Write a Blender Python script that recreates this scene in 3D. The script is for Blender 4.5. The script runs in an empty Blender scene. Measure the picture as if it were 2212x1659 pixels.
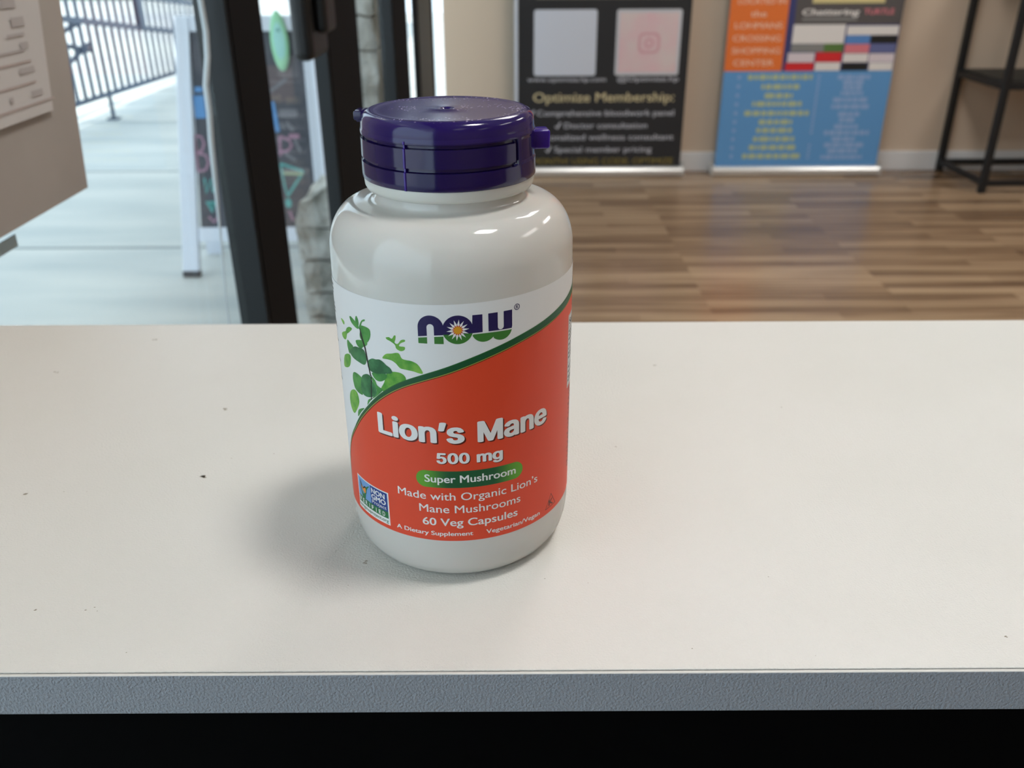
import bpy, bmesh, math, random
from math import sin, cos, pi, radians
from mathutils import Vector, Matrix, noise
from mathutils.geometry import tessellate_polygon, delaunay_2d_cdt
import numpy as np

scene = bpy.context.scene
COL = scene.collection

# ------------------------------------------------------------------ camera
W, H, F_PX = 2212, 1659, 1902.8
PITCH, ROLL = 0.46309, -0.00523
cam_d = bpy.data.cameras.new('camera')
cam = bpy.data.objects.new('camera', cam_d)
COL.objects.link(cam)
scene.camera = cam
fwd = Vector((0, cos(PITCH), -sin(PITCH)))
up0 = Vector((0, sin(PITCH), cos(PITCH)))
rt0 = Vector((1, 0, 0))
rt = cos(ROLL) * rt0 + sin(ROLL) * up0
up = -sin(ROLL) * rt0 + cos(ROLL) * up0
CAM_Z = 0.85 + 0.17374
cam.matrix_world = Matrix(((rt.x, up.x, -fwd.x, 0), (rt.y, up.y, -fwd.y, 0), (rt.z, up.z, -fwd.z, CAM_Z), (0, 0, 0, 1)))
cam_d.sensor_fit = 'HORIZONTAL'
cam_d.sensor_width = 36
cam_d.lens = 36 * F_PX / W
cam_d.clip_start = 0.01
cam_d.clip_end = 300
cam_d.dof.use_dof = True
cam_d.dof.focus_distance = 0.245
cam_d.dof.aperture_fstop = 20

# ------------------------------------------------------------------ view, sky, sun
scene.view_settings.view_transform = 'Standard'
scene.view_settings.look = 'None'
scene.view_settings.gamma = 1
scene.view_settings.use_curve_mapping = False
scene.view_settings.exposure = 0.0
SKY = (0.72, 0.87, 1.0)
SKY_STRENGTH = 2.6
world = bpy.data.worlds.new('sky')
scene.world = world
world.use_nodes = True
world.node_tree.nodes['Background'].inputs[0].default_value = (*SKY, 1)
world.node_tree.nodes['Background'].inputs[1].default_value = SKY_STRENGTH
sun_d = bpy.data.lights.new('sun', 'SUN')
sun = bpy.data.objects.new('sun', sun_d)
COL.objects.link(sun)
sun_d.energy = 3.2
sun_d.angle = radians(1.0)
sun_d.color = (1, 0.96, 0.9)
sun.rotation_euler = (0, radians(15), 0)
scene.cycles.max_bounces = 8
scene.cycles.diffuse_bounces = 4
scene.cycles.glossy_bounces = 4
scene.cycles.transparent_max_bounces = 16
scene.cycles.caustics_reflective = False
scene.cycles.caustics_refractive = False
scene.cycles.sample_clamp_indirect = 4

# ceiling light positions (x, y) and strength
LAMP_Z = 2.88
LAMPS = [((0.68, 0.20), 44), ((0.80, 2.75), 12), ((2.9, 0.62), 6), ((2.9, 2.75), 12), ((0.8, -1.9), 0.8), ((2.9, -1.9), 1.0)]

# ------------------------------------------------------------------ materials
def lin(c):
    return tuple(((v / 255 / 12.92) if v / 255 <= 0.04045 else ((v / 255 + 0.055) / 1.055) ** 2.4) for v in c)

MATS = {}
def mat(name, rgb, rough=0.5, metal=0.0, spec=0.5, coat=0.0, emit=None, sss=0.0):
    if name in MATS:
        return MATS[name]
    m = bpy.data.materials.new(name)
    m.use_nodes = True
    b = m.node_tree.nodes['Principled BSDF']
    b.inputs['Base Color'].default_value = (*lin(rgb), 1)
    b.inputs['Roughness'].default_value = rough
    b.inputs['Metallic'].default_value = metal
    b.inputs['Specular IOR Level'].default_value = spec
    b.inputs['Coat Weight'].default_value = coat
    if sss:
        b.inputs['Subsurface Weight'].default_value = sss
        b.inputs['Subsurface Scale'].default_value = 0.004
    if emit:
        b.inputs['Emission Color'].default_value = (*emit[0], 1)
        b.inputs['Emission Strength'].default_value = emit[1]
    MATS[name] = m
    return m

def nd(m, t, **kw):
    n = m.node_tree.nodes.new(t)
    for k, v in kw.items():
        setattr(n, k, v)
    return n

def lk(m, a, b):
    m.node_tree.links.new(a, b)

def bsdf(m):
    return m.node_tree.nodes['Principled BSDF']

def coords(m, scale=(1, 1, 1), kind='Object'):
    tc = nd(m, 'ShaderNodeTexCoord')
    mp = nd(m, 'ShaderNodeMapping')
    mp.inputs['Scale'].default_value = scale
    lk(m, tc.outputs[kind], mp.inputs['Vector'])
    return mp.outputs['Vector']

def add_bump(m, scale, strength, dist, vec=None, detail=3, tex='noise'):
    v = vec or coords(m)
    if tex == 'noise':
        n = nd(m, 'ShaderNodeTexNoise')
        n.inputs['Detail'].default_value = detail
        out = 'Fac'
    else:
        n = nd(m, 'ShaderNodeTexVoronoi')
        out = 'Distance'
    n.inputs['Scale'].default_value = scale
    lk(m, v, n.inputs['Vector'])
    b = nd(m, 'ShaderNodeBump')
    b.inputs['Strength'].default_value = strength
    b.inputs['Distance'].default_value = dist
    lk(m, n.outputs[out], b.inputs['Height'])
    lk(m, b.outputs['Normal'], bsdf(m).inputs['Normal'])
    return n

def mottled(m, rgb_a, rgb_b, scale, vec=None, detail=4, lo=0.35, hi=0.65):
    v = vec or coords(m)
    n = nd(m, 'ShaderNodeTexNoise')
    n.inputs['Scale'].default_value = scale
    n.inputs['Detail'].default_value = detail
    lk(m, v, n.inputs['Vector'])
    r = nd(m, 'ShaderNodeValToRGB')
    r.color_ramp.elements[0].position = lo
    r.color_ramp.elements[1].position = hi
    r.color_ramp.elements[0].color = (*lin(rgb_a), 1)
    r.color_ramp.elements[1].color = (*lin(rgb_b), 1)
    lk(m, n.outputs['Fac'], r.inputs['Fac'])
    lk(m, r.outputs['Color'], bsdf(m).inputs['Base Color'])
    return r

# shelf laminate: off-white with a fine pebble texture
M_LAM = mat('white_laminate', (228, 226, 221), 0.34)
mottled(M_LAM, (226, 224, 218), (231, 229, 224), 9)
add_bump(M_LAM, 1500, 0.9, 0.0003, detail=2)
M_LAMEDGE = mat('laminate_lip', (222, 219, 213), 0.4)
M_BAND = mat('grey_edge_band', (148, 154, 163), 0.5)
add_bump(M_BAND, 1300, 1.0, 0.0004, detail=1)
M_SCUFF = mat('shelf_scuff', (148, 138, 120), 0.6)
M_UNDERSHADE = mat('under_shelf_shade', (2, 2, 3), 0.85, spec=0.05)  # near black: the darkness under the shelf put into a colour

# bottle
M_HDPE = mat('white_plastic', (214, 212, 207), 0.10, sss=0.04)
M_LABEL = mat('label_paper', (238, 239, 240), 0.42, spec=0.35)
M_CAP = mat('purple_plastic', (28, 16, 76), 0.12, spec=0.5)
M_TAB = mat('purple_tab', (52, 20, 140), 0.22)
M_RING = mat('ring_plastic', (222, 222, 216), 0.25, sss=0.05)
M_LID = mat('purple_lid', (38, 24, 92), 0.16)
def dusty(m):
    v = coords(m)
    n = nd(m, 'ShaderNodeTexVoronoi'); n.inputs['Scale'].default_value = 900; n.inputs['Randomness'].default_value = 1
    lk(m, v, n.inputs['Vector'])
    big = nd(m, 'ShaderNodeTexNoise'); big.inputs['Scale'].default_value = 75; big.inputs['Detail'].default_value = 3
    lk(m, v, big.inputs['Vector'])
    r1 = nd(m, 'ShaderNodeMapRange'); r1.inputs['From Min'].default_value = 0.30; r1.inputs['From Max'].default_value = 0.18
    lk(m, n.outputs['Distance'], r1.inputs['Value'])
    r2 = nd(m, 'ShaderNodeMapRange'); r2.inputs['From Min'].default_value = 0.47; r2.inputs['From Max'].default_value = 0.62
    lk(m, big.outputs['Fac'], r2.inputs['Value'])
    mul = nd(m, 'ShaderNodeMath', operation='MULTIPLY')
    lk(m, r1.outputs[0], mul.inputs[0]); lk(m, r2.outputs[0], mul.inputs[1])
    haze = nd(m, 'ShaderNodeMath', operation='MULTIPLY_ADD')
    lk(m, r2.outputs[0], haze.inputs[0]); haze.inputs[1].default_value = 0.03; lk(m, mul.outputs[0], haze.inputs[2])
    # only the upward facing skin of the lid gathers dust
    g = nd(m, 'ShaderNodeNewGeometry'); s = nd(m, 'ShaderNodeSeparateXYZ'); lk(m, g.outputs['Normal'], s.inputs[0])
    r3 = nd(m, 'ShaderNodeMapRange'); r3.inputs['From Min'].default_value = 0.9; r3.inputs['From Max'].default_value = 0.98
    lk(m, s.outputs['Z'], r3.inputs['Value'])
    fin = nd(m, 'ShaderNodeMath', operation='MULTIPLY'); lk(m, haze.outputs[0], fin.inputs[0]); lk(m, r3.outputs[0], fin.inputs[1])
    mx = nd(m, 'ShaderNodeMix', data_type='RGBA')
    mx.inputs['A'].default_value = (*lin((38, 24, 92)), 1); mx.inputs['B'].default_value = (*lin((205, 190, 215)), 1)
    lk(m, fin.outputs[0], mx.inputs['Factor']); lk(m, mx.outputs['Result'], bsdf(m).inputs['Base Color'])
    ro = nd(m, 'ShaderNodeMapRange'); ro.inputs['To Min'].default_value = 0.12; ro.inputs['To Max'].default_value = 0.24
    lk(m, r3.outputs[0], ro.inputs['Value']); lk(m, ro.outputs[0], bsdf(m).inputs['Roughness'])
dusty(M_LID)

# room
M_WALL = mat('tan_wall_paint', (214, 194, 172), 0.7)
add_bump(M_WALL, 180, 0.15, 0.001)
M_WHITE = mat('white_trim_paint', (232, 232, 232), 0.35)
M_CEIL = mat('ceiling_white', (226, 224, 220), 0.9)
M_FRAME = mat('black_frame_metal', (19, 23, 27), 0.42)
M_FRAMEIN = mat('black_frame_inner', (12, 13, 15), 0.75, spec=0.12)
M_HANDLE = mat('black_handle', (14, 15, 17), 0.45)
M_RACK = mat('black_rack_metal', (20, 22, 25), 0.5)
M_RACKSHELF = mat('black_rack_board', (33, 35, 33), 0.55)
M_ALU = mat('silver_aluminium', (222, 222, 220), 0.3, metal=0.55)
M_FABBLACK = mat('banner_black', (38, 39, 42), 0.55)
M_FABBLUE = mat('banner_blue', (100, 160, 216), 0.5)
M_FABWHITE = mat('banner_white_back', (200, 204, 216), 0.5)

def floor_material():
    m = mat('oak_laminate_floor', (140, 110, 80), 0.25)
    v = coords(m)
    br = nd(m, 'ShaderNodeTexBrick')
    br.offset = 0.37; br.offset_frequency = 3
    br.inputs['Color1'].default_value = (0, 0, 0, 1); br.inputs['Color2'].default_value = (1, 1, 1, 1)
    br.inputs['Mortar'].default_value = (0.3, 0.3, 0.3, 1)
    br.inputs['Scale'].default_value = 1
    br.inputs['Mortar Size'].default_value = 0.0006
    br.inputs['Brick Width'].default_value = 0.62
    br.inputs['Row Height'].default_value = 0.055
    lk(m, v, br.inputs['Vector'])
    mp = nd(m, 'ShaderNodeMapping'); mp.inputs['Scale'].default_value = (1.3, 26, 1)
    lk(m, v, mp.inputs['Vector'])
    gr = nd(m, 'ShaderNodeTexNoise'); gr.inputs['Scale'].default_value = 1.6; gr.inputs['Detail'].default_value = 6; gr.inputs['Distortion'].default_value = 0.3
    lk(m, mp.outputs[0], gr.inputs['Vector'])
    mixf = nd(m, 'ShaderNodeMath', operation='MULTIPLY_ADD')
    sep = nd(m, 'ShaderNodeSeparateColor'); lk(m, br.outputs['Color'], sep.inputs[0])
    lk(m, sep.outputs[0], mixf.inputs[0]); mixf.inputs[1].default_value = 0.34
    g2 = nd(m, 'ShaderNodeMath', operation='MULTIPLY'); lk(m, gr.outputs['Fac'], g2.inputs[0]); g2.inputs[1].default_value = 0.72
    lk(m, g2.outputs[0], mixf.inputs[2])
    r = nd(m, 'ShaderNodeValToRGB')
    e = r.color_ramp.elements
    e[0].position = 0.25; e[0].color = (*lin((96, 74, 56)), 1)
    e[1].position = 0.8; e[1].color = (*lin((192, 164, 132)), 1)
    k = e.new(0.5); k.color = (*lin((144, 117, 91)), 1)
    lk(m, mixf.outputs[0], r.inputs['Fac']); lk(m, r.outputs['Color'], bsdf(m).inputs['Base Color'])
    bsdf(m).inputs['Roughness'].default_value = 0.24
    return m
M_FLOOR = floor_material()

M_CONC = mat('concrete_walk', (186, 186, 180), 0.8)
def concrete(m, a, b):
    v = coords(m, (0.5, 2.2, 1))
    mottled(m, a, b, 2.2, vec=v, detail=6, lo=0.3, hi=0.7)
concrete(M_CONC, (176, 180, 178), (200, 200, 194))
M_JOINT = mat('concrete_joint', (128, 134, 136), 0.9)
M_ROAD = mat('pale_pavement', (205, 203, 198), 0.85)
mottled(M_ROAD, (188, 186, 190), (216, 214, 206), 0.35)
M_STONE = mat('grey_stone', (160, 160, 154), 0.85)
mottled(M_STONE, (140, 138, 130), (212, 210, 204), 11, detail=6)
add_bump(M_STONE, 30, 0.8, 0.02)
M_FENCE = mat('hazed_fence_metal', (66, 78, 98), 0.5)  # dark metal with the outdoor haze mixed into its blue-grey
M_SIGNW = mat('white_sign_paint', (226, 230, 240), 0.45)
M_BOARD = mat('chalkboard_black', (62, 64, 70), 0.75)
mottled(M_BOARD, (76, 78, 86), (100, 98, 104), 8)  # board raised towards grey for its hazy look
M_RUBBER = mat('dark_rubber', (60, 64, 70), 0.7)
M_KRAFT = mat('kraft_paper', (174, 168, 162), 0.75)
mottled(M_KRAFT, (165, 159, 153), (182, 176, 170), 5)
M_SHEET = mat('printed_sheet_paper', (208, 206, 205), 0.6)
M_SHEETL = mat('sheet_faint_line', (188, 176, 172), 0.6)
M_SHEETB = mat('sheet_faint_block', (184, 180, 180), 0.6)
M_TAPE = mat('pale_tape', (176, 196, 206), 0.3)
M_CORD = mat('pale_cord', (190, 200, 205), 0.35)
M_SURF = mat('mint_green_paint', (160, 222, 176), 0.4)
M_SURF2 = mat('mint_centre_paint', (170, 226, 216), 0.4)
M_DARKDOT = mat('teal_dot', (110, 160, 150), 0.5)
M_BLDG = mat('distant_tan_render', (196, 176, 158), 0.9)
M_BLDG2 = mat('distant_grey_render', (150, 156, 170), 0.9)
M_HEDGE = mat('hedge_green', (120, 140, 112), 0.9)
M_DIFF = mat('lamp_diffuser', (240, 240, 235), 0.5)

def glass_material():
    m = bpy.data.materials.new('clear_glass'); m.use_nodes = True
    nt = m.node_tree; nt.nodes.clear()
    out = nt.nodes.new('ShaderNodeOutputMaterial'); mx = nt.nodes.new('ShaderNodeMixShader')
    tr = nt.nodes.new('ShaderNodeBsdfTransparent'); gl = nt.nodes.new('ShaderNodeBsdfGlossy')
    tr.inputs[0].default_value = (0.95, 0.975, 0.97, 1); gl.inputs['Roughness'].default_value = 0.02
    lw = nt.nodes.new('ShaderNodeLayerWeight'); lw.inputs['Blend'].default_value = 0.5
    pw = nt.nodes.new('ShaderNodeMath'); pw.operation = 'POWER'; pw.inputs[1].default_value = 5
    ma = nt.nodes.new('ShaderNodeMath'); ma.operation = 'MULTIPLY_ADD'; ma.inputs[1].default_value = 0.35; ma.inputs[2].default_value = 0.03
    nt.links.new(lw.outputs['Facing'], pw.inputs[0]); nt.links.new(pw.outputs[0], ma.inputs[0]); nt.links.new(ma.outputs[0], mx.inputs[0]); nt.links.new(tr.outputs[0], mx.inputs[1]); nt.links.new(gl.outputs[0], mx.inputs[2])
    nt.links.new(mx.outputs[0], out.inputs[0])
    return m
M_GLASS = glass_material()

# ------------------------------------------------------------------ mesh helpers
def obj(name, bm, mats, parent=None, smooth=False, auto=None):
    me = bpy.data.meshes.new(name)
    bm.normal_update()
    bm.to_mesh(me); bm.free()
    for m in (mats if isinstance(mats, (list, tuple)) else [mats]):
        me.materials.append(m)
    if smooth:
        me.polygons.foreach_set('use_smooth', [True] * len(me.polygons))
        if auto:
            me.set_sharp_from_angle(angle=radians(auto))
    o = bpy.data.objects.new(name, me)
    COL.objects.link(o)
    if parent:
        o.parent = parent
    return o

def thing(name, label, cat, loc=(0, 0, 0), rotz=0, group=None):
    o = bpy.data.objects.new(name, None)
    COL.objects.link(o)
    o.location = loc; o.rotation_euler = (0, 0, rotz); o.empty_display_size = 0.05
    o['label'] = label; o['category'] = cat
    if group:
        o['group'] = group
    return o

def tag(o, label, cat, group=None, kind=None):
    o['label'] = label; o['category'] = cat
    if group: o['group'] = group
    if kind: o['kind'] = kind
    return o

def struct(o, label=None, cat=None):
    o['kind'] = 'structure'
    if label: o['label'] = label
    if cat: o['category'] = cat
    return o

def new(): return bmesh.new()

def bx(bm, x0, x1, y0, y1, z0, z1, bev=0.0, mi=0, seg=2):
    r = bmesh.ops.create_cube(bm, size=1)
    vs = r['verts']
    for v in vs:
        v.co = Vector(((x0 + x1) / 2 + v.co.x * (x1 - x0), (y0 + y1) / 2 + v.co.y * (y1 - y0), (z0 + z1) / 2 + v.co.z * (z1 - z0)))
    fs = list({f for v in vs for f in v.link_faces})
    for f in fs: f.material_index = mi
    if bev > 0:
        es = list({e for v in vs for e in v.link_edges})
        rr = bmesh.ops.bevel(bm, geom=es, offset=bev, segments=seg, affect='EDGES', profile=0.5)
        for f in rr['faces']: f.material_index = mi
    return bm

def beam(bm, a, b, w, d, mi=0, n=4, upv=(0, 0, 1)):
    """rectangular (n=4) or round bar from a to b"""
    a = Vector(a); b = Vector(b)
    t = (b - a).normalized(); u = Vector(upv)
    if abs(t.dot(u)) > 0.98: u = Vector((0, 1, 0))
    s = t.cross(u).normalized(); u2 = s.cross(t).normalized()
    rings = []
    for p in (a, b):
        ring = []
        for k in range(n):
            if n == 4:
                sx, sy = [(-1, -1), (1, -1), (1, 1), (-1, 1)][k]
                ring.append(bm.verts.new(p + s * sx * w / 2 + u2 * sy * d / 2))
            else:
                an = 2 * pi * k / n
                ring.append(bm.verts.new(p + s * cos(an) * w / 2 + u2 * sin(an) * d / 2))
        rings.append(ring)
    fs = []
    for k in range(n):
        fs.append(bm.faces.new((rings[0][k], rings[0][(k + 1) % n], rings[1][(k + 1) % n], rings[1][k])))
    fs.append(bm.faces.new(rings[0][::-1])); fs.append(bm.faces.new(rings[1]))
    for f in fs: f.material_index = mi
    bmesh.ops.recalc_face_normals(bm, faces=fs)

def tube(bm, pts, rads, n=10, mi=0):
    pts = [Vector(p) for p in pts]
    rings = []
    for i, p in enumerate(pts):
        t = (pts[min(i + 1, len(pts) - 1)] - pts[max(i - 1, 0)]).normalized()
        u = Vector((1, 0, 0))
        s = t.cross(u).normalized(); u2 = s.cross(t).normalized()
        r = rads[i] if isinstance(rads, (list, tuple)) else rads
        rings.append([bm.verts.new(p + (s * cos(2 * pi * k / n) + u2 * sin(2 * pi * k / n)) * r) for k in range(n)])
    fs = []
    for i in range(len(rings) - 1):
        for k in range(n):
            fs.append(bm.faces.new((rings[i][k], rings[i][(k + 1) % n], rings[i + 1][(k + 1) % n], rings[i + 1][k])))
    fs.append(bm.faces.new(rings[0][::-1])); fs.append(bm.faces.new(rings[-1]))
    for f in fs: f.material_index = mi
    bmesh.ops.recalc_face_normals(bm, faces=fs)

def lathe(bm, prof, n=128, mm=0.001):
    rings = []
    for r, z in prof:
        if r < 1e-6:
            rings.append([bm.verts.new((0, 0, z * mm))])
        else:
            rings.append([bm.verts.new((r * mm * cos(2 * pi * k / n), r * mm * sin(2 * pi * k / n), z * mm)) for k in range(n)])
    for a, b in zip(rings, rings[1:]):
        for k in range(n):
            k2 = (k + 1) % n
            if len(a) == 1 and len(b) == 1: continue
            if len(a) == 1: bm.faces.new((a[0], b[k], b[k2]))
            elif len(b) == 1: bm.faces.new((a[k], a[k2], b[0]))
            else: bm.faces.new((a[k], a[k2], b[k2], b[k]))
    bmesh.ops.recalc_face_normals(bm, faces=bm.faces[:])

def catmull(pts, n=6, closed=False):
    out = []
    N = len(pts)
    rng = range(N) if closed else range(N - 1)
    for i in rng:
        p0 = pts[(i - 1) % N] if closed else pts[max(i - 1, 0)]
        p1 = pts[i]; p2 = pts[(i + 1) % N]
        p3 = pts[(i + 2) % N] if closed else pts[min(i + 2, N - 1)]
        for k in range(n):
            t = k / n
            out.append(tuple(0.5 * ((2 * p1[j]) + (-p0[j] + p2[j]) * t + (2 * p0[j] - 5 * p1[j] + 4 * p2[j] - p3[j]) * t * t + (-p0[j] + 3 * p1[j] - 3 * p2[j] + p3[j]) * t ** 3) for j in (0, 1)))
    if not closed: out.append(pts[-1])
    return out

def arc(cx, cy, r, a0, a1, n=16, ry=None):
    ry = ry or r
    return [(cx + r * cos(radians(a0 + (a1 - a0) * i / n)), cy + ry * sin(radians(a0 + (a1 - a0) * i / n))) for i in range(n + 1)]

def rrect(x0, x1, y0, y1, r, n=5):
    return arc(x1 - r, y1 - r, r, 0, 90, n) + arc(x0 + r, y1 - r, r, 90, 180, n) + arc(x0 + r, y0 + r, r, 180, 270, n) + arc(x1 - r, y0 + r, r, 270, 360, n)

def rect(x0, x1, y0, y1): return [(x0, y0), (x1, y0), (x1, y1), (x0, y1)]

def stroke(pts, w, closed=False):
    """polyline thickened to a polygon (open path)"""
    L, R = [], []
    N = len(pts)
    for i in range(N):
        a = pts[max(i - 1, 0)]; b = pts[min(i + 1, N - 1)]
        dx, dy = b[0] - a[0], b[1] - a[1]; l = math.hypot(dx, dy) or 1
        nx, ny = -dy / l * w / 2, dx / l * w / 2
        L.append((pts[i][0] + nx, pts[i][1] + ny)); R.append((pts[i][0] - nx, pts[i][1] - ny))
    return L + R[::-1]

_TXT = {}
def _grotesque():
    # the plain sans that ships with Blender itself; the built-in font stands in when it is missing
    try:
        import os
        p = os.path.join(bpy.utils.system_resource('DATAFILES'), 'fonts', 'Inter.woff2')
        return bpy.data.fonts.load(p) if os.path.exists(p) else None
    except Exception:
        return None
FONT2 = _grotesque()

def text_loops(s, alt=False):
    cu = bpy.data.curves.new('t', 'FONT'); cu.body = s; cu.size = 1.0; cu.resolution_u = 4; cu.dimensions = '2D'
    if alt and FONT2: cu.font = FONT2
    cu.fill_mode = 'NONE'
    o = bpy.data.objects.new('t', cu); COL.objects.link(o)
    bpy.context.view_layer.update()
    me = bpy.data.meshes.new_from_object(o.evaluated_get(bpy.context.evaluated_depsgraph_get()))
    vs = [(v.co.x, v.co.y) for v in me.vertices]; es = [tuple(e.vertices) for e in me.edges]
    bpy.data.objects.remove(o); bpy.data.curves.remove(cu); bpy.data.meshes.remove(me)
    return vs, es

def text_shape(s, alt=False, bold=0.0):
    """outline of the lettering as one clean triangulated sheet; heavier strokes = union of shifted outlines"""
    key = (s, alt, bold)
    if key in _TXT: return _TXT[key]
    vs0, es0 = text_loops(s, alt)
    n0 = len(vs0)
    b = bold
    offs = [(0, 0)] if not b else [(0, 0)] + [(b * cos(.21 + .628 * q) * (1 + .013 * q), .55 * b * sin(.21 + .628 * q) * (1 + .017 * q)) for q in range(10)]
    V = []; E = []
    for q, (dx, dy) in enumerate(offs):
        V += [(x + dx, y + dy) for x, y in vs0]
        E += [(a + q * n0, c + q * n0) for a, c in es0]
    res = delaunay_2d_cdt([Vector(v) for v in V], E, [], 0, 1e-6)
    P = np.array([(v.x, v.y) for v in res[0]]); T = [tuple(f) for f in res[2] if len(f) == 3]
    C = np.array([P[list(t)].mean(0) for t in T])
    A0 = np.array(vs0)
    a = A0[[e[0] for e in es0]]; c = A0[[e[1] for e in es0]]
    keep = np.zeros(len(C), bool)
    for dx, dy in offs:
        X = C[:, 0:1] - dx; Y = C[:, 1:2] - dy
        cond = (a[None, :, 1] > Y) != (c[None, :, 1] > Y)
        with np.errstate(divide='ignore', invalid='ignore'):
            xi = a[None, :, 0] + (Y - a[None, :, 1]) * (c[None, :, 0] - a[None, :, 0]) / (c[None, :, 1] - a[None, :, 1])
        keep |= ((cond & (X < xi)).sum(1) % 2) == 1
    fs = [t for t, k_ in zip(T, keep) if k_]
    used = sorted({i for t in fs for i in t}); m = {u: i for i, u in enumerate(used)}
    _TXT[key] = ([(float(P[u][0]), float(P[u][1])) for u in used], [tuple(m[i] for i in t) for t in fs])
    return _TXT[key]

class Art:
    """flat artwork, collected in its own 2D units and laid on a surface by a map (u, v, layer) -> xyz"""
    def __init__(self): self.items = []; self.mats = []
    def mi(self, m):
        if m not in self.mats: self.mats.append(m)
        return self.mats.index(m)
    def poly(self, pts, m, layer=0, holes=()):
        loops = [[Vector((p[0], p[1], 0)) for p in pts]] + [[Vector((p[0], p[1], 0)) for p in h] for h in holes]
        flat = [(v.x, v.y) for l in loops for v in l]
        self.items.append((flat, [tuple(t) for t in tessellate_polygon(loops)], self.mi(m), layer))
        return self
    def text(self, s, x0, x1, base, cap, m, layer=0, bold=0.0, dx=0, dy=0, shear=0.0, alt=False):
        vs, fs = text_shape(s, alt, bold)
        ch = max(v[1] for v in text_shape('H', alt)[0])
        a = min(v[0] for v in vs); b = max(v[0] for v in vs)
        k = (x1 - x0) / (b - a); ky = cap / (ch + 1.1 * bold); base += .55 * bold * ky
        self.items.append(([(x0 + (v[0] - a) * k + dx + v[1] * ky * shear, base + v[1] * ky + dy) for v in vs], fs, self.mi(m), layer))
        return self
    def build(self, bm, fmap, step=None, sub=None):
        for vs, fs, mi, layer in self.items:
            t = new()
            vv = [t.verts.new((v[0], v[1], 0)) for v in vs]
            for f in fs:
                try: t.faces.new([vv[i] for i in f])
                except ValueError: pass
            if step:
                lo = min(v[0] for v in vs); hi = max(v[0] for v in vs)
                k = math.floor(lo / step) + 1
                while k * step < hi:
                    bmesh.ops.bisect_plane(t, geom=t.verts[:] + t.edges[:] + t.faces[:], plane_co=(k * step, 0, 0), plane_no=(1, 0, 0), dist=1e-5)
                    k += 1
            t.normal_update()
            for f in t.faces:
                if f.normal.z < 0: f.normal_flip()
            idx = {}
            for v in t.verts: idx[v] = bm.verts.new(fmap(v.co.x, v.co.y, layer))
            for f in t.faces:
                try:
                    nf = bm.faces.new([idx[v] for v in f.verts]); nf.material_index = mi; nf.smooth = True
                except ValueError: pass
            t.free()
# ================================================================== the room shell
XS = -0.315          # inner face of the storefront
YW = 4.445           # far wall
ZC = 2.9
struct(obj('floor', bx(new(), XS - 0.1, 5.6, -3.2, YW + 0.1, -0.06, 0.0), M_FLOOR), 'medium brown oak laminate floor', 'floor')
struct(obj('ceiling', bx(new(), XS - 0.12, 5.7, -3.2, YW + 0.15, ZC, ZC + 0.15), M_CEIL), 'white ceiling', 'ceiling')
struct(obj('wall_far', bx(new(), XS, 5.6, YW, YW + 0.12, 0.0, ZC), M_WALL), 'tan far wall', 'wall')
struct(obj('wall_right', bx(new(), 5.5, 5.62, -3.08, YW, 0.0, ZC), M_WALL), 'tan right wall', 'wall')
struct(obj('wall_near', bx(new(), XS - 0.105, 5.6, -3.2, -3.08, 0.0, ZC), M_WALL), 'tan wall behind', 'wall')
struct(obj('baseboard_far', bx(new(), XS, 5.5, YW - 0.014, YW, 0.0, 0.094, 0.003), M_WHITE), 'white baseboard on the far wall', 'baseboard')
bm = new()
bx(bm, XS - 0.105, XS, -3.08, -1.2, 0.0, ZC)  # out of view, closed up to keep daylight off the bottle's front
struct(obj('wall_left_unseen', bm, M_WALL), 'unseen tan wall added beside the storefront to block daylight', 'wall')
bm = new()
bx(bm, XS - 0.105, XS, -1.2, YW, 2.45, ZC)
struct(obj('trim_5', bm, M_FRAME), 'black header over the storefront', 'trim')
# black storefront posts
for i, (y0, y1) in enumerate([(1.06, 1.203), (1.618, 1.952), (2.545, 2.894), (-1.2, -1.06)]):
    bm = new()
    bx(bm, XS - (0.026 if i == 1 else 0.037), XS, y0, y1, 0.0, 2.45, 0.002)
    ym = (y0 + y1) / 2
    bx(bm, XS - 0.001, XS + 0.0015, y0 + 0.006, y1 - 0.004, 0.0, 2.449, 0, 1)  # darker, duller plate over the post's inner face
    o = obj('trim_%d' % (i + 1), bm, [M_FRAME, M_FRAMEIN])
    struct(o, 'black metal storefront post', 'trim')
# glazed bays: frame rails and a pane each
def bay(name, y0, y1, label, cat, rail=0.11):
    e = thing(name, label, cat, (XS - 0.030, (y0 + y1) / 2, 0)); e['kind'] = 'structure'
    h = (y1 - y0) / 2 - 0.001
    bm = new(); bx(bm, -0.008, 0.024, -h, h, 0.0, rail, 0.002); bx(bm, -0.008, 0.024, -h, h, 2.39, 2.449, 0.002)
    obj('window_frame', bm, M_FRAME, e)
    bm = new(); bx(bm, -0.003, 0.003, -h, h, rail, 2.39)
    obj('glass_pane', bm, M_GLASS, e)
    return e
bay('window_1', -1.06, 1.06, 'large clear window beside the shelf', 'window')
d1 = bay('door_1', 1.203, 1.618, 'narrow glass door bay between black posts', 'door', 0.16)
bay('window_2', 1.952, 2.545, 'clear side window beyond the door', 'window')
bay('window_3', 2.894, 3.176, 'slim clear window next to the dark door', 'window')
bay('window_4', 3.90, 4.443, 'clear window in the far corner', 'window')
bm = new(); bx(bm, -0.012, 0.02, 0.03, 0.165, 0.862, 1.25, 0.012, 0, 3); bx(bm, 0.02, 0.04, 0.06, 0.14, 0.9, 1.2, 0.008, 0, 3)
h = obj('door_handle', bm, M_HANDLE, d1); h.location = (0.022, 0.0, 0)
e = thing('door_2', 'dark closed door at the end of the storefront', 'door', (XS - 0.05, 3.538, 0)); e['kind'] = 'structure'
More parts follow.
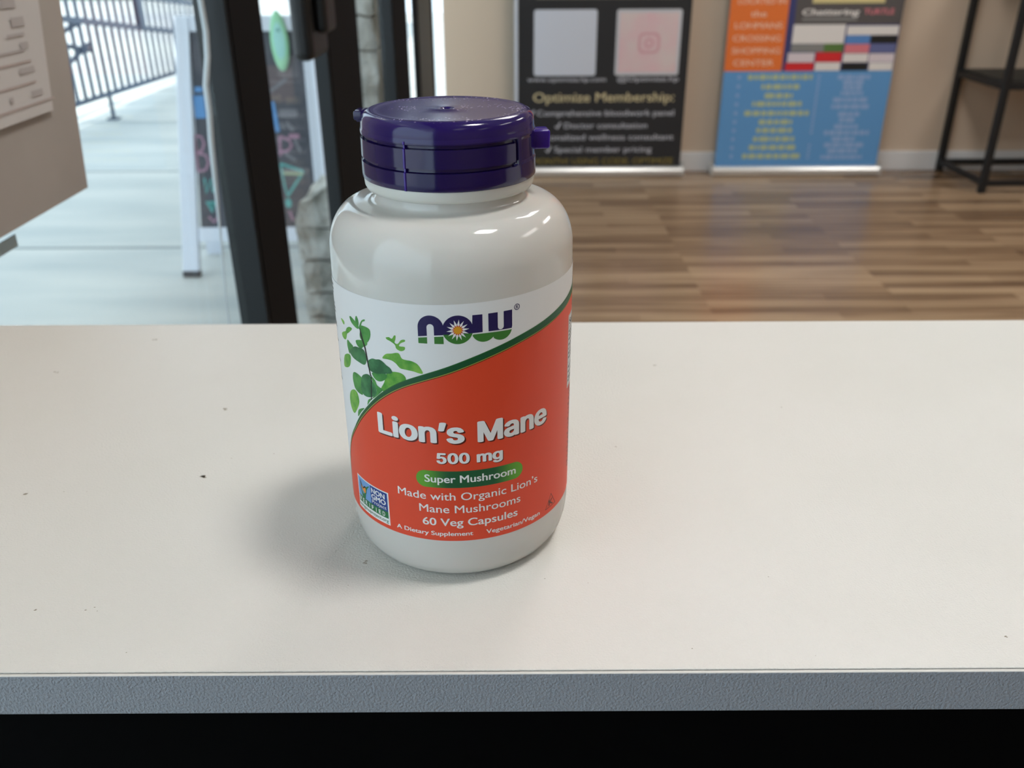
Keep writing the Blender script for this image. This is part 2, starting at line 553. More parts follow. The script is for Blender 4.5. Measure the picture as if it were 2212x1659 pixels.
bm = new(); bx(bm, 0.036, 0.048, -0.36, 0.36, 0.0, 2.449, 0.002); obj('door_panel', bm, M_FRAME, e)
bm = new(); bx(bm, 0.0475, 0.052, -0.34, -0.30, 0.0, 2.4); bx(bm, 0.0475, 0.052, 0.28, 0.33, 0.0, 2.4); obj('door_stop', bm, M_FRAMEIN, e)

# ceiling lights
lamp0 = None
names_l = ['square ceiling light panel above the counter shelf', 'ceiling light panel in front of the far wall', 'ceiling light panel right of the one over the shelf',
           'ceiling light panel above the floor by the rack', 'dim ceiling light panel behind the shelf, window side', 'dim ceiling light panel behind the shelf, inner side']
for i, ((lx, ly), st) in enumerate(LAMPS):
    t = thing('ceiling_light', names_l[i], 'ceiling light', (lx, ly, ZC), 0, 'ceiling light panels')
    bm = new()
    hl = 0.60 if i else 0.20; wl = 0.30 if i else 0.20
    for a in ((-wl - .03, -wl, -hl - .03, hl + .03), (wl, wl + .03, -hl - .03, hl + .03), (-wl, wl, -hl - .03, -hl), (-wl, wl, hl, hl + .03)):
        bx(bm, a[0], a[1], a[2], a[3], -0.03, 0.0)
    obj('lamp_frame', bm, M_WHITE, t)
    m = mat('lamp_glow_%d' % i, (240, 236, 228), 0.5, emit=((1.0, 0.965, 0.93), st))
    bm = new(); bx(bm, -wl, wl, -hl, hl, -0.022, -0.012); obj('lamp_diffuser', bm, m, t)

# ================================================================== counter shelf
SX0, SX1, SY0, SY1, SZ = -0.312, 1.35, 0.1755, 0.4185, 0.85
shelf = thing('display_counter', 'white topped counter shelf with grey front edge in front', 'counter', (0, 0, 0))
bm = new()
bx(bm, SX0, SX1, SY0 + 0.0012, SY1, SZ - 0.0142, SZ, 0.0003)
art = Art()
random.seed(5)
MARKS = [(-0.1209, 0.3257, 2.2), (-0.1141, 0.2727, 2.4), (-0.1064, 0.2862, .7), (-0.0911, 0.2894, .6), (-0.1719, 0.2623, 1.6), (-0.1598, 0.2640, .6), (-0.1516, 0.2639, .6), (-0.1401, 0.2016, 1.0), (-0.1251, 0.2013, .8), (-0.1229, 0.2025, .7), (-0.1215, 0.2009, .7), (-0.0463, 0.2229, 1.5), (-0.0500, 0.2119, .9), (-0.1064, 0.1839, .5), (0.0097, 0.2145, .8), (0.0228, 0.2124, .6), (0.0492, 0.1843, .7), (0.1380, 0.1886, 1.3), (0.0782, 0.2148, .5), (0.0823, 0.1814, .5), (0.0399, 0.2933, .9), (0.0652, 0.3660, 1.2), (0.1126, 0.3248, .9), (-0.1759, 0.3988, 1.5), (-0.2078, 0.3625, 1.5)]
for (x, y, s) in MARKS:
    n = 1 if s < 1 else 3
    for q in range(n):
        cx = x + random.uniform(-1, 1) * 0.0007 * s * (n > 1); cy = y + random.uniform(-1, 1) * 0.0005 * s * (n > 1)
        a0 = random.uniform(0, 6.28); L = 0.00055 * s * random.uniform(.5, 1.1)
        pts = [(cx + L * cos(a) * random.uniform(.5, 1.1), cy + L * 0.55 * sin(a) * random.uniform(.5, 1.1)) for a in [a0 + k * pi / 4 for k in range(8)]]
        art.poly(sorted(pts, key=lambda p: math.atan2(p[1] - cy, p[0] - cx)), M_SCUFF)
art.build(bm, lambda u, v, l: (u, v, SZ + 0.00004))
for f in bm.faces:
    if all(abs(v.co.z - SZ - 0.00004) < 1e-6 for v in f.verts): f.material_index = 1
obj('shelf_board', bm, [M_LAM, M_SCUFF], shelf)
bm = new()
bx(bm, SX0, SX1, SY0 - 0.0001, SY0 + 0.0010, SZ - 0.0142, SZ - 0.0001, 0.00045, 0, 3)
b = obj('edge_band', bm, [M_BAND, M_LAMEDGE], shelf); b['label'] = 'grey textured edge strip'
for p in b.data.polygons:
    if p.normal.z > 0.6: p.material_index = 1
bm = new(); bx(bm, SX0 + 0.01, SX1 - 0.01, SY0 + 0.012, SY1 - 0.01, 0.0, SZ - 0.0143)  # solid block painted as the shade below the board
obj('shade_block', bm, M_UNDERSHADE, shelf)['label'] = 'black block standing in for the shade below the top'

# ================================================================== bottle
bottle = thing('supplement_bottle', 'white supplement bottle with purple flip cap and orange label on the shelf', 'bottle', (-0.01715, 0.24666, SZ), radians(3.98))
R = 35.0
prof = [(0, 1.4), (24, 1.4), (26.5, 0.8), (28.2, 0.05), (29.6, 0.3), (31.0, 1.2), (32.6, 2.9), (33.8, 5.3), (34.6, 8.6), (34.95, 12), (35, 15), (35, 60), (35, 92), (34.9, 95.5)]
for a in range(8, 91, 6):
    a = radians(a)
    prof.append((26.0 + 8.9 * cos(a), 97.0 + 13.0 * sin(a)))
prof += [(24.2, 110.25), (22.6, 110.5), (21.6, 110.9), (21.1, 111.6), (20.9, 113), (20.9, 116)]
bm = new(); lathe(bm, prof, 160)
obj('bottle_body', bm, M_HDPE, bottle, True)

def wrap(u, v, layer):
    r = (R + 0.05 + 0.03 * layer) * 0.001
    return (r * sin(u / R), -r * cos(u / R), v * 0.001)

L_GREEN = mat('print_green', (46, 110, 52), 0.42, spec=0.35)
L_GREEND = mat('print_dark_green', (20, 84, 48), 0.42, spec=0.35)
L_OLIVE = mat('print_olive', (168, 160, 70), 0.42, spec=0.35)
L_ORANGE = mat('print_orange', (226, 74, 44), 0.42, spec=0.35)
L_SHADOW = mat('print_brown', (92, 30, 18), 0.42, spec=0.35)
L_NAVY = mat('print_navy', (36, 28, 84), 0.42, spec=0.35)
L_WHITE = mat('print_white', (240, 240, 240), 0.42, spec=0.35)
L_LOGOG = mat('print_logo_green', (62, 124, 52), 0.42, spec=0.35)
L_RED = mat('print_red', (205, 70, 40), 0.42, spec=0.35)
L_YEL = mat('print_yellow', (226, 158, 42), 0.42, spec=0.35)
L_PILLL = mat('print_pill_green', (84, 150, 50), 0.42, spec=0.35)
L_PILLD = mat('print_pill_dark', (22, 88, 50), 0.42, spec=0.35)
L_SKYB = mat('print_sky_blue', (112, 160, 216), 0.42, spec=0.35)
L_NAVY2 = mat('print_badge_navy', (32, 66, 140), 0.42, spec=0.35)
L_BADGEG = mat('print_badge_green', (34, 116, 66), 0.42, spec=0.35)
L_BORANGE = mat('print_butterfly_orange', (238, 150, 52), 0.42, spec=0.35)
L_BLACK = mat('print_black', (28, 26, 28), 0.42, spec=0.35)
L_LEAFM = mat('print_leaf_mid', (66, 140, 66), 0.42, spec=0.35)
L_LEAFD = mat('print_leaf_dark', (44, 112, 66), 0.42, spec=0.35)
L_LEAFL = mat('print_leaf_light', (96, 168, 62), 0.42, spec=0.35)
for m_, a_, b_ in ((L_LEAFM, (52, 128, 58), (86, 160, 78)), (L_LEAFD, (34, 96, 58), (66, 136, 84)), (L_LEAFL, (70, 150, 48), (128, 188, 76))):
    mottled(m_, a_, b_, 300, detail=5)
# the pill fades from bright green at its ends to dark green in the middle (printed that way)
def pill_mat():
    m = mat('print_pill_fade', (60, 120, 50), 0.42, spec=0.35)
    tc = nd(m, 'ShaderNodeTexCoord'); s = nd(m, 'ShaderNodeSeparateXYZ'); lk(m, tc.outputs['Object'], s.inputs[0])
    sub = nd(m, 'ShaderNodeMath', operation='SUBTRACT'); lk(m, s.outputs['X'], sub.inputs[0]); sub.inputs[1].default_value = 0.003
    ab = nd(m, 'ShaderNodeMath', operation='ABSOLUTE'); lk(m, sub.outputs[0], ab.inputs[0])
    r = nd(m, 'ShaderNodeMapRange'); r.inputs['From Min'].default_value = 0.006; r.inputs['From Max'].default_value = 0.0145; r.interpolation_type = 'SMOOTHSTEP'
    lk(m, ab.outputs[0], r.inputs['Value'])
    mx = nd(m, 'ShaderNodeMix', data_type='RGBA'); mx.inputs['A'].default_value = (*lin((24, 88, 52)), 1); mx.inputs['B'].default_value = (*lin((98, 165, 48)), 1)
    lk(m, r.outputs[0], mx.inputs['Factor']); lk(m, mx.outputs['Result'], bsdf(m).inputs['Base Color'])
    return m
L_PILL = pill_mat()

A = Art()
def topline(u): return 90.95 + 0.022 * max(-55, min(55, u))
UB = 104
A.poly([(u, 16.5) for u in range(-UB, UB + 1, 4)] + [(u, topline(u)) for u in range(UB, -UB - 1, -4)], M_LABEL, 0)
# orange field
left = [(-47.0, 16.5), (-47.6, 18.6), (-47.5, 22), (-46.6, 27), (-44.8, 33.2), (-41.6, 39.3), (-38.9, 43.0), (-36.4, 46.0), (-33.8, 49.3), (-30.9, 52.7), (-25.6, 58.2), (-20.5, 62.6), (-15.0, 66.4), (-8.7, 69.5), (-1.6, 72.2), (5.0, 74.6), (11.2, 76.6), (18.4, 78.6), (25.6, 80.1), (32.7, 81.5), (41.0, 83.0), (50, 84.4), (60, 85.6), (75, 86.8)]
left = [(u, v - 0.75 * min(1, max(0, (u + 20) / 14))) for u, v in left]
edge = catmull(left, 5)
A.poly(edge + [(75, 16.5)], L_ORANGE, 1)
def offset(pts, f):
    out = []
    for i, p in enumerate(pts):
        a = pts[max(i - 1, 0)]; b = pts[min(i + 1, len(pts) - 1)]
        dx, dy = b[0] - a[0], b[1] - a[1]; l = math.hypot(dx, dy)
        d = f(i / (len(pts) - 1)); out.append((p[0] - dy / l * d, p[1] + dx / l * d))
    return out
def bw(t): return 0.25 + 1.15 * min(1, max(0, (t - 0.12) / 0.4)) + 0.65 * min(1, max(0, (t - .42) / .2)) + 2.2 * max(0, t - .72)
A.poly(offset(edge, lambda t: -0.22 * min(1, t * 4)) + edge[::-1], L_SHADOW, 2)
A.poly(offset(edge, bw) + edge[::-1], L_GREEN, 2)
A.poly(offset(edge, lambda t: bw(t) - .22 * min(1, t * 3))[12:] + offset(edge, lambda t: 0.28)[12:][::-1], L_GREEND, 3)
A.poly(offset(edge, lambda t: 0.2) + edge[::-1], L_OLIVE, 4)
# plant
LEAVES = {
  'mid': [
    [ (-33.8, 82.4), (-33.1, 82.8), (-31.5, 82.2), (-29.8, 81.4), (-29.5, 80.3), (-30.4, 80.0), (-31.8, 80.4), (-33.2, 81.2) ],
    [ (-30.8, 82.9), (-30.2, 83.8), (-29.5, 82.8), (-29.4, 81.5), (-29.9, 81.0), (-30.8, 81.8) ],
    [ (-29.4, 80.6), (-28.7, 82.1), (-27.8, 83.2), (-26.7, 83.7), (-26.7, 83.2), (-27.7, 82.7), (-28.3, 81.6), (-28.6, 80.4), (-29.2, 80.0) ],
    [ (-28.5, 81.4), (-26.9, 81.6), (-25.2, 81.3), (-24.8, 80.3), (-25.1, 78.7), (-26.2, 77.1), (-27.3, 76.9), (-28.7, 77.1), (-29.3, 77.7), (-29.3, 78.8), (-28.8, 80.1) ],
    [ (-31.5, 76.1), (-29.8, 76.8), (-27.8, 77.2), (-26.4, 76.9), (-26.8, 76.0), (-28.3, 75.1), (-29.1, 74.4), (-30.4, 74.5), (-31.3, 75.1) ],
    [ (-36.4, 74.7), (-34.8, 74.3), (-33.2, 73.6), (-35.3, 71.6), (-35.8, 70.5), (-36.5, 71.6), (-36.9, 73.1) ],
    [ (-25.4, 68.2), (-23.1, 68.6), (-20.5, 69.1), (-20.0, 68.4), (-21.1, 67.0), (-22.8, 66.2), (-24.2, 66.4), (-25.2, 67.3) ],
    [ (-34.5, 65.2), (-32.9, 65.7), (-30.3, 65.2), (-30.1, 64.1), (-30.8, 61.5), (-30.3, 59.7), (-32.3, 59.5), (-34.2, 60.2), (-34.9, 61.4), (-35.2, 63.4) ],
    [ (-25.9, 66.9), (-24.5, 66.1), (-23.8, 64.7), (-21.9, 64.0), (-22.6, 62.9), (-25.1, 60.6), (-26.7, 59.6), (-24.7, 61.6), (-24.2, 63.2), (-25.2, 64.7) ],
    [ (-28.0, 58.9), (-26.3, 59.9), (-27.8, 58.0), (-28.6, 57.0) ],
    [ (-32.7, 54.2), (-30.2, 55.4), (-32.0, 53.5), (-34.0, 51.2), (-33.8, 53.0) ],
  ],
  'dark': [
    [ (-35.6, 71.5), (-32.8, 73.8), (-30.8, 74.3), (-28.4, 74.4), (-27.6, 73.5), (-27.1, 72.0), (-27.7, 70.3), (-28.7, 69.6), (-30.8, 69.7), (-33.4, 70.0), (-34.8, 70.6) ],
    [ (-26.6, 71.5), (-25.0, 72.6), (-23.6, 72.7), (-22.2, 73.0), (-20.9, 72.5), (-20.0, 71.8), (-18.8, 71.2), (-18.2, 70.0), (-19.4, 69.4), (-21.5, 68.9), (-23.7, 68.4), (-25.4, 68.4), (-26.6, 69.0), (-27.0, 70.2) ],
    [ (-29.9, 65.8), (-27.7, 67.1), (-26.2, 66.8), (-25.7, 65.5), (-24.7, 64.4), (-24.2, 62.9), (-24.7, 61.4), (-26.3, 60.3), (-28.3, 59.7), (-30.0, 59.9), (-30.9, 61.2), (-30.7, 63.4) ],
  ],
  'light': [
    [ (-40.0, 79.9), (-38.9, 80.1), (-37.5, 79.7), (-37.9, 78.7), (-39.2, 79.1) ],
    [ (-36.4, 78.1), (-34.8, 79.1), (-33.3, 79.3), (-33.2, 78.8), (-35.2, 77.2), (-36.3, 76.5), (-37.1, 74.9), (-38.1, 74.1), (-39.8, 74.2), (-40.5, 75.1), (-39.0, 76.2), (-37.2, 77.0) ],
    [ (-39.3, 69.0), (-37.1, 70.1), (-35.4, 70.1), (-35.6, 68.2), (-36.6, 66.4), (-38.8, 65.1), (-41.2, 64.6), (-41.1, 66.3), (-40.2, 68.1) ],
    [ (-37.5, 58.1), (-35.2, 59.5), (-33.5, 59.3), (-32.7, 57.6), (-32.8, 55.9), (-34.5, 53.2), (-36.3, 51.3), (-37.8, 51.8), (-38.8, 53.6), (-38.7, 55.9) ],
    [ (-20.2, 69.1), (-18.4, 70.2), (-16.0, 70.4), (-14.7, 69.9), (-14.1, 68.9), (-14.4, 67.9), (-16.3, 66.7), (-18.8, 65.0), (-21.5, 63.5), (-22.5, 64.1), (-21.2, 66.3) ],
    [ (-19.5, 80.1), (-18.5, 80.4), (-17.6, 80.1), (-16.9, 81.1), (-16.4, 81.2), (-16.5, 80.1), (-16.8, 79.1), (-15.9, 78.9), (-14.9, 80.1), (-13.8, 80.4), (-13.7, 79.9), (-15.0, 79.2), (-15.5, 78.3), (-13.9, 78.3), (-14.0, 77.4), (-15.1, 76.9), (-16.4, 77.4), (-16.8, 78.5), (-18.2, 79.3), (-19.2, 79.6) ],
    [ (-21.2, 73.7), (-19.9, 75.2), (-18.0, 75.7), (-16.5, 76.2), (-15.6, 76.0), (-15.0, 74.8), (-13.9, 74.5), (-12.2, 74.4), (-10.5, 73.6), (-9.4, 71.9), (-9.2, 71.0), (-10.3, 71.0), (-11.9, 71.4), (-14.1, 71.6), (-15.7, 71.8), (-16.8, 72.9), (-18.1, 73.6), (-19.6, 73.7) ],
  ],
  'stem': [
    [ (-29.1, 80.4), (-28.9, 80.6), (-28.4, 78.9), (-27.8, 77.0), (-27.2, 75.2), (-26.8, 72.6), (-26.4, 69.9), (-25.9, 67.1), (-26.3, 66.9), (-26.8, 69.4), (-27.3, 72.2), (-27.7, 74.8), (-28.4, 76.9), (-29.1, 78.5) ],
    [ (-26.0, 67.1), (-25.7, 67.2), (-26.4, 59.4), (-26.8, 59.3) ],
  ],
}

for k, m_, ly in (('light', L_LEAFL, 1), ('mid', L_LEAFM, 1.5), ('stem', L_BLACK, 2.2), ('dark', L_LEAFD, 1.8)):
    for i, p in enumerate(LEAVES[k]):
        q = p if k == 'stem' else catmull(p, 3, True)
        A.poly(q, m_, ly + 0.02 * i)
# side print on the far left
random.seed(2)
for y in (88.0, 86.6, 85.4, 82.0, 80.8, 79.6, 76, 75, 70.5, 64, 58):
    A.poly(rect(-52, -46.6 + random.uniform(-.5, .5), y - 0.35, y + 0.2), L_BLACK, 1)
A.poly(rect(-47.4, -47.2, 58, 68), L_BLACK, 1)
# brand logo
c0x, c0y, cr = 0.65, 83.85, 4.05
def line_v(u): return 81.85 + 0.95 * (1 - math.exp(-(u + 9.9) / 7.0)) - 0.25 * max(0, (u - 8) / 8)
slotn = [(-5.6, line_v(-5.6) + .0)] + arc(-6.55, 84.55, 0.95, 0, 180, 10) + [(-7.5, line_v(-7.5))]
blue1 = [(-9.9, line_v(-9.9))] + arc(-6.5, 84.5, 3.4, 180, 12, 22) + arc(c0x, c0y, cr, 160, 20, 22) + [(4.55, 87.75), (7.2, 87.75), (7.2, line_v(7.2))] + [(u, line_v(u)) for u in (5, 3, 1, -1, -3, -4.5)] + slotn
A.poly(blue1, L_NAVY, 1)
blue2 = [(8.8, line_v(8.8)), (8.8, 87.75), (11.4, 87.75), (11.4, 83.75)] + arc(12.25, 83.6, 0.85, 180, 360, 10) + [(13.1, 87.75), (15.6, 87.75), (15.6, 83.2), (15.45, line_v(15.4)), (12, line_v(12))]
A.poly(blue2, L_NAVY, 1)
g = 0.38
A.poly([(-9.9, line_v(-9.9) - g), (-7.5, line_v(-7.5) - g), (-7.5, 79.9), (-9.9, 79.9)], L_LOGOG, 1)
A.poly([(-5.6, line_v(-5.6) - g), (-3.15, line_v(-3.1) - g), (-3.15, 79.9), (-5.6, 79.9)], L_LOGOG, 1)
A.poly(arc(c0x, c0y, cr, 197, 343, 24), L_LOGOG, 1)
A.poly([(4.75, line_v(4.8) - g)] + arc(7.6, 83.3, 3.4, 195, 318, 18)[1:] + arc(12.4, 82.9, 3.15, 226, 352, 18) + [(15.4, line_v(15.4) - g)] + [(u, line_v(u) - g) for u in (12, 9, 7)], L_LOGOG, 1)
def star(cx, cy, ro, ri, n, a0=0):
    return [(cx + (ro if k % 2 == 0 else ri) * cos(a0 + pi * k / n), cy + (ro if k % 2 == 0 else ri) * sin(a0 + pi * k / n)) for k in range(2 * n)]
A.poly(star(c0x, c0y - .1, 3.0, 1.55, 14, .1), L_WHITE, 2)
A.poly(star(c0x, c0y - .1, 1.75, 1.0, 14, .32), L_RED, 3)
A.poly(star(c0x, c0y - .1, 1.12, 0.98, 14, .1), L_YEL, 4)
A.poly(arc(17.1, 88.2, .88, 0, 360, 24)[:-1], L_NAVY, 1, [arc(17.1, 88.2, .68, 360, 0, 24)[:-1]])
A.text('R', 16.78, 17.46, 87.75, .9, L_NAVY, 1, 0.03)
# product text
for (s, x0, x1, base, cap, bold) in (("Lion\u2019s", -24.7, 1.5, 49.75, 6.6, .034), ('Mane', 5.1, 28.4, 49.6, 6.6, .034), ('500', -6.6, 2.75, 43.1, 3.5, .036), ('mg', 4.7, 12.4, 43.1, 3.5, .036)):
    k = .42 if cap > 5 else .24
    A.text(s, x0, x1, base, cap, L_SHADOW, 2, bold, k, -k, alt=True)
    A.text(s, x0, x1, base, cap, L_SHADOW, 2.6, bold, k / 2, -k / 2, alt=True)
    A.text(s, x0, x1, base, cap, L_WHITE, 3.4, bold, alt=True)
A.poly(rrect(-12.9, 18.9, 35.0, 40.6, 2.79, 10), L_PILL, 2)
A.text('Super Mushroom', -10.4, 16.5, 36.75, 2.45, L_WHITE, 3, .018)
A.text("Made with Organic Lion\u2019s", -19.2, 24.6, 30.8, 2.55, L_WHITE, 3, .007)
A.text('Mane Mushrooms', -12.5, 18.1, 26.4, 2.6, L_WHITE, 3, .007)
A.text('60 Veg Capsules', -11.7, 17.1, 21.85, 2.6, L_WHITE, 3, .016)
A.text('A Dietary Supplement', -20.5, 3.1, 18.35, 1.45, L_WHITE, 3, .02)
A.text('Vegetarian/Vegan', 7.0, 25.8, 18.2, 1.5, L_WHITE, 3, .02)
A.poly([(28.4, 18.3), (34.2, 18.3), (31.5, 23.1)], L_SHADOW, 2, [[(28.75, 18.5), (31.5, 22.7), (33.85, 18.5)]])
A.text('K', 30.2, 32.7, 18.9, 2.2, L_SHADOW, 2, .03)
# verified badge
A.poly(rect(-38.8, -23.0, 17.9, 29.5), L_WHITE, 2)
A.poly(rect(-38.3, -31.0, 22.4, 29.1), L_SKYB, 3)
A.poly(rect(-31.0, -23.5, 22.5, 29.1), L_NAVY2, 3)
A.poly(rect(-38.3, -23.5, 20.15, 22.55), L_BADGEG, 3)
A.poly(catmull([(-36.9, 27.9), (-36.6, 28.2), (-35.9, 26.9), (-35.2, 26.2), (-34.6, 26.8), (-33.9, 27.2), (-33.3, 26.9), (-33.2, 25.9), (-33.5, 24.6), (-34.3, 24.3), (-35.6, 25.2), (-36.5, 26.2)], 3, True), L_BLACK, 4)
A.poly(catmull([(-36.2, 26.7), (-35.6, 26.4), (-35.1, 25.8), (-34.5, 26.3), (-33.7, 26.6), (-33.6, 25.7), (-33.9, 24.7), (-34.6, 24.8), (-35.7, 25.6)], 3, True), L_BORANGE, 5)
A.poly(catmull([(-31.3, 28.3), (-32.6, 26.9), (-33.5, 25.0), (-34.2, 22.5), (-35.6, 22.5), (-36.6, 24.6), (-37.2, 26.3), (-35.9, 24.6), (-34.9, 23.9), (-34.3, 25.4), (-33.2, 27.2)], 3, True), L_BADGEG, 4.5)
A.text('NON', -30.5, -24.5, 26.7, 1.75, L_WHITE, 4, .03)
A.text('GMO', -30.6, -24.2, 24.6, 1.75, L_WHITE, 4, .03)
A.text('Project', -30.4, -24.1, 23.1, 1.2, L_WHITE, 4, .0)
A.text('V', -38.0, -36.6, 20.6, 1.6, L_WHITE, 5, .02)
for i, c in enumerate('ERIFIED'):
    x = -35.9 + i * 1.68
    w_ = .25 if c == 'I' else 1.0
    A.text(c, x + (.4 if c == 'I' else 0), x + (.4 if c == 'I' else 0) + w_, 20.6, 1.5, L_WHITE, 5, .02)
A.text('nongmoproject.org', -38.3, -23.6, 18.65, 1.15, L_BADGEG, 4, .0)
# supplement facts panel running round the right side
A.poly(rect(42.4, 70, 54.0, 77.6), M_LABEL, 2)
A.poly(rect(42.8, 69.6, 54.3, 77.3), L_BLACK, 2.2, [rect(42.95, 69.45, 54.45, 77.15)])
A.text('Supplement Facts', 43.4, 69.0, 74.4, 2.0, L_BLACK, 3, .04)
for i, (y, hgt) in enumerate(((73.5, .15), (71.9, .0), (70.7, .0), (69.4, .6), (67.6, .0), (66.4, .3), (64.8, 0), (63.4, 0), (62.0, .1), (60.3, 0), (58.8, .5), (57.0, 0), (55.8, 0))):
    if hgt: A.poly(rect(43.2, 69.2, y, y + hgt), L_BLACK, 3)
    else:
        x = 43.3
        while x < 66:
            w_ = random.uniform(.8, 2.2); A.poly(rect(x, x + w_, y, y + .65), L_BLACK, 3); x += w_ + .45
for i in range(17):
    y = 52.2 - i * 1.72; x = 44.6 + (0.6 if i % 3 else 0)
    while x < 70:
        w_ = random.uniform(.7, 2.4); A.poly(rect(x, x + w_, y, y + .75), L_SHADOW, 2); x += w_ + .5
bm = new(); A.build(bm, wrap, step=0.5)
lab_o = obj('label', bm, A.mats, bottle)
lab_o['label'] = 'white and orange printed label wrapped round the bottle'

# cap
bm = new()
NT = 360
ZB = [117.0, 117.25, 118.5, 120.0, 121.5, 121.74, 121.78, 121.91, 122.3, 122.73, 122.86, 122.9, 123.2, 124.5, 126.5, 127.5, 127.69, 127.73, 127.86, 128.3, 128.68, 128.81, 128.85, 129.1, 129.6]
def cap_r(th, z):   # th in degrees, 0 toward the front seam side
    r = 24.0 if z < 122 else 23.95 - 0.02 * (z - 122)
    if z <= 117.01: r -= 0.25
    g = 0.0
    in_band = -200 < th < 47.5
    if in_band:
        for zc in (122.32, 128.27):
            d = abs(z - zc)
            if d < 0.42: g = max(g, 1.0)
            elif d < 0.56: g = max(g, 0.45)
    if z > 122.1 and z < 128.6:
        if 47.0 <= th <= 49.5: g = max(g, 1.1 if 47.8 < th < 48.9 else 0.5)
        if 51.8 < th < 53: g = max(g, -0.2)
        if th >= 53: g = max(g, 0.25)
    s = 0.0
    if abs(th + 28.3) < 0.65 and z < 129.7: s = 0.30; g *= 0.35
    return r - g + s
rows = []
TH = []
for k in range(NT):
    TH.append(-180 + k)
TH = sorted(set([float(t) for t in TH] + [-29.2, -28.8, -28.3, -27.8, -27.4, 46.8, 47.2, 47.5, 47.8, 48.2, 48.6, 49.2, 49.6, 51.7, 52.3, 52.9, 53.3]))
for z in ZB:
    rows.append([bm.verts.new((cap_r(t, z) * .001 * sin(radians(t)), -cap_r(t, z) * .001 * cos(radians(t)), z * .001)) for t in TH])
n = len(TH)
for a, b in zip(rows, rows[1:]):
    for k in range(n):
        f = bm.faces.new((a[k], a[(k + 1) % n], b[(k + 1) % n], b[k]))
        if -29.3 < TH[k] < -27.7: f.material_index = 1
bm.faces.new(rows[0][::-1])
capo = obj('cap', bm, [M_CAP, M_TAB], bottle, True, 50)
capo['label'] = 'dark purple grooved cap'
bm = new()
lathe(bm, [(23.4, 128.6), (23.78, 128.75), (23.85, 129.5), (23.6, 130.0), (23.62, 130.3), (23.5, 131.6), (23.2, 132.7), (22.6, 133.55), (21.6, 134.1), (20.6, 134.3), (19.8, 134.15), (18, 134.0), (8, 133.9), (3, 133.95), (1.9, 134.25), (1.3, 134.0), (0.7, 133.5), (0, 133.4)], 192)
obj('lid', bm, M_LID, capo, True, 60)['label'] = 'dusty purple flip lid'
bm = new(); bx(bm, 0.0225, 0.0280, -0.0030, 0.0030, 0.1229, 0.1281, 0.0007, 0, 3)
tb = obj('thumb_tab', bm, M_TAB, capo, True, 40); tb['label'] = 'bright purple lift tab'; tb.rotation_euler.z = radians(4)
bm = new(); bx(bm, -0.0253, -0.0215, -0.0032, 0.0032, 0.1312, 0.1337, 0.0005); bx(bm, -0.0250, -0.0215, -0.0014, 0.0014, 0.1305, 0.1331, 0.0004)
tb = obj('hinge_tab', bm, M_CAP, capo, True, 40); tb.rotation_euler.z = radians(-8)
bm = new(); lathe(bm, [(20.9, 113.9), (22.3, 113.6), (23.0, 113.9), (23.5, 114.9), (23.62, 116.3), (23.6, 117.1), (20.9, 117.1)], 160)
obj('tamper_ring', bm, M_RING, bottle, True, 50)['label'] = 'white ring below the purple cap'
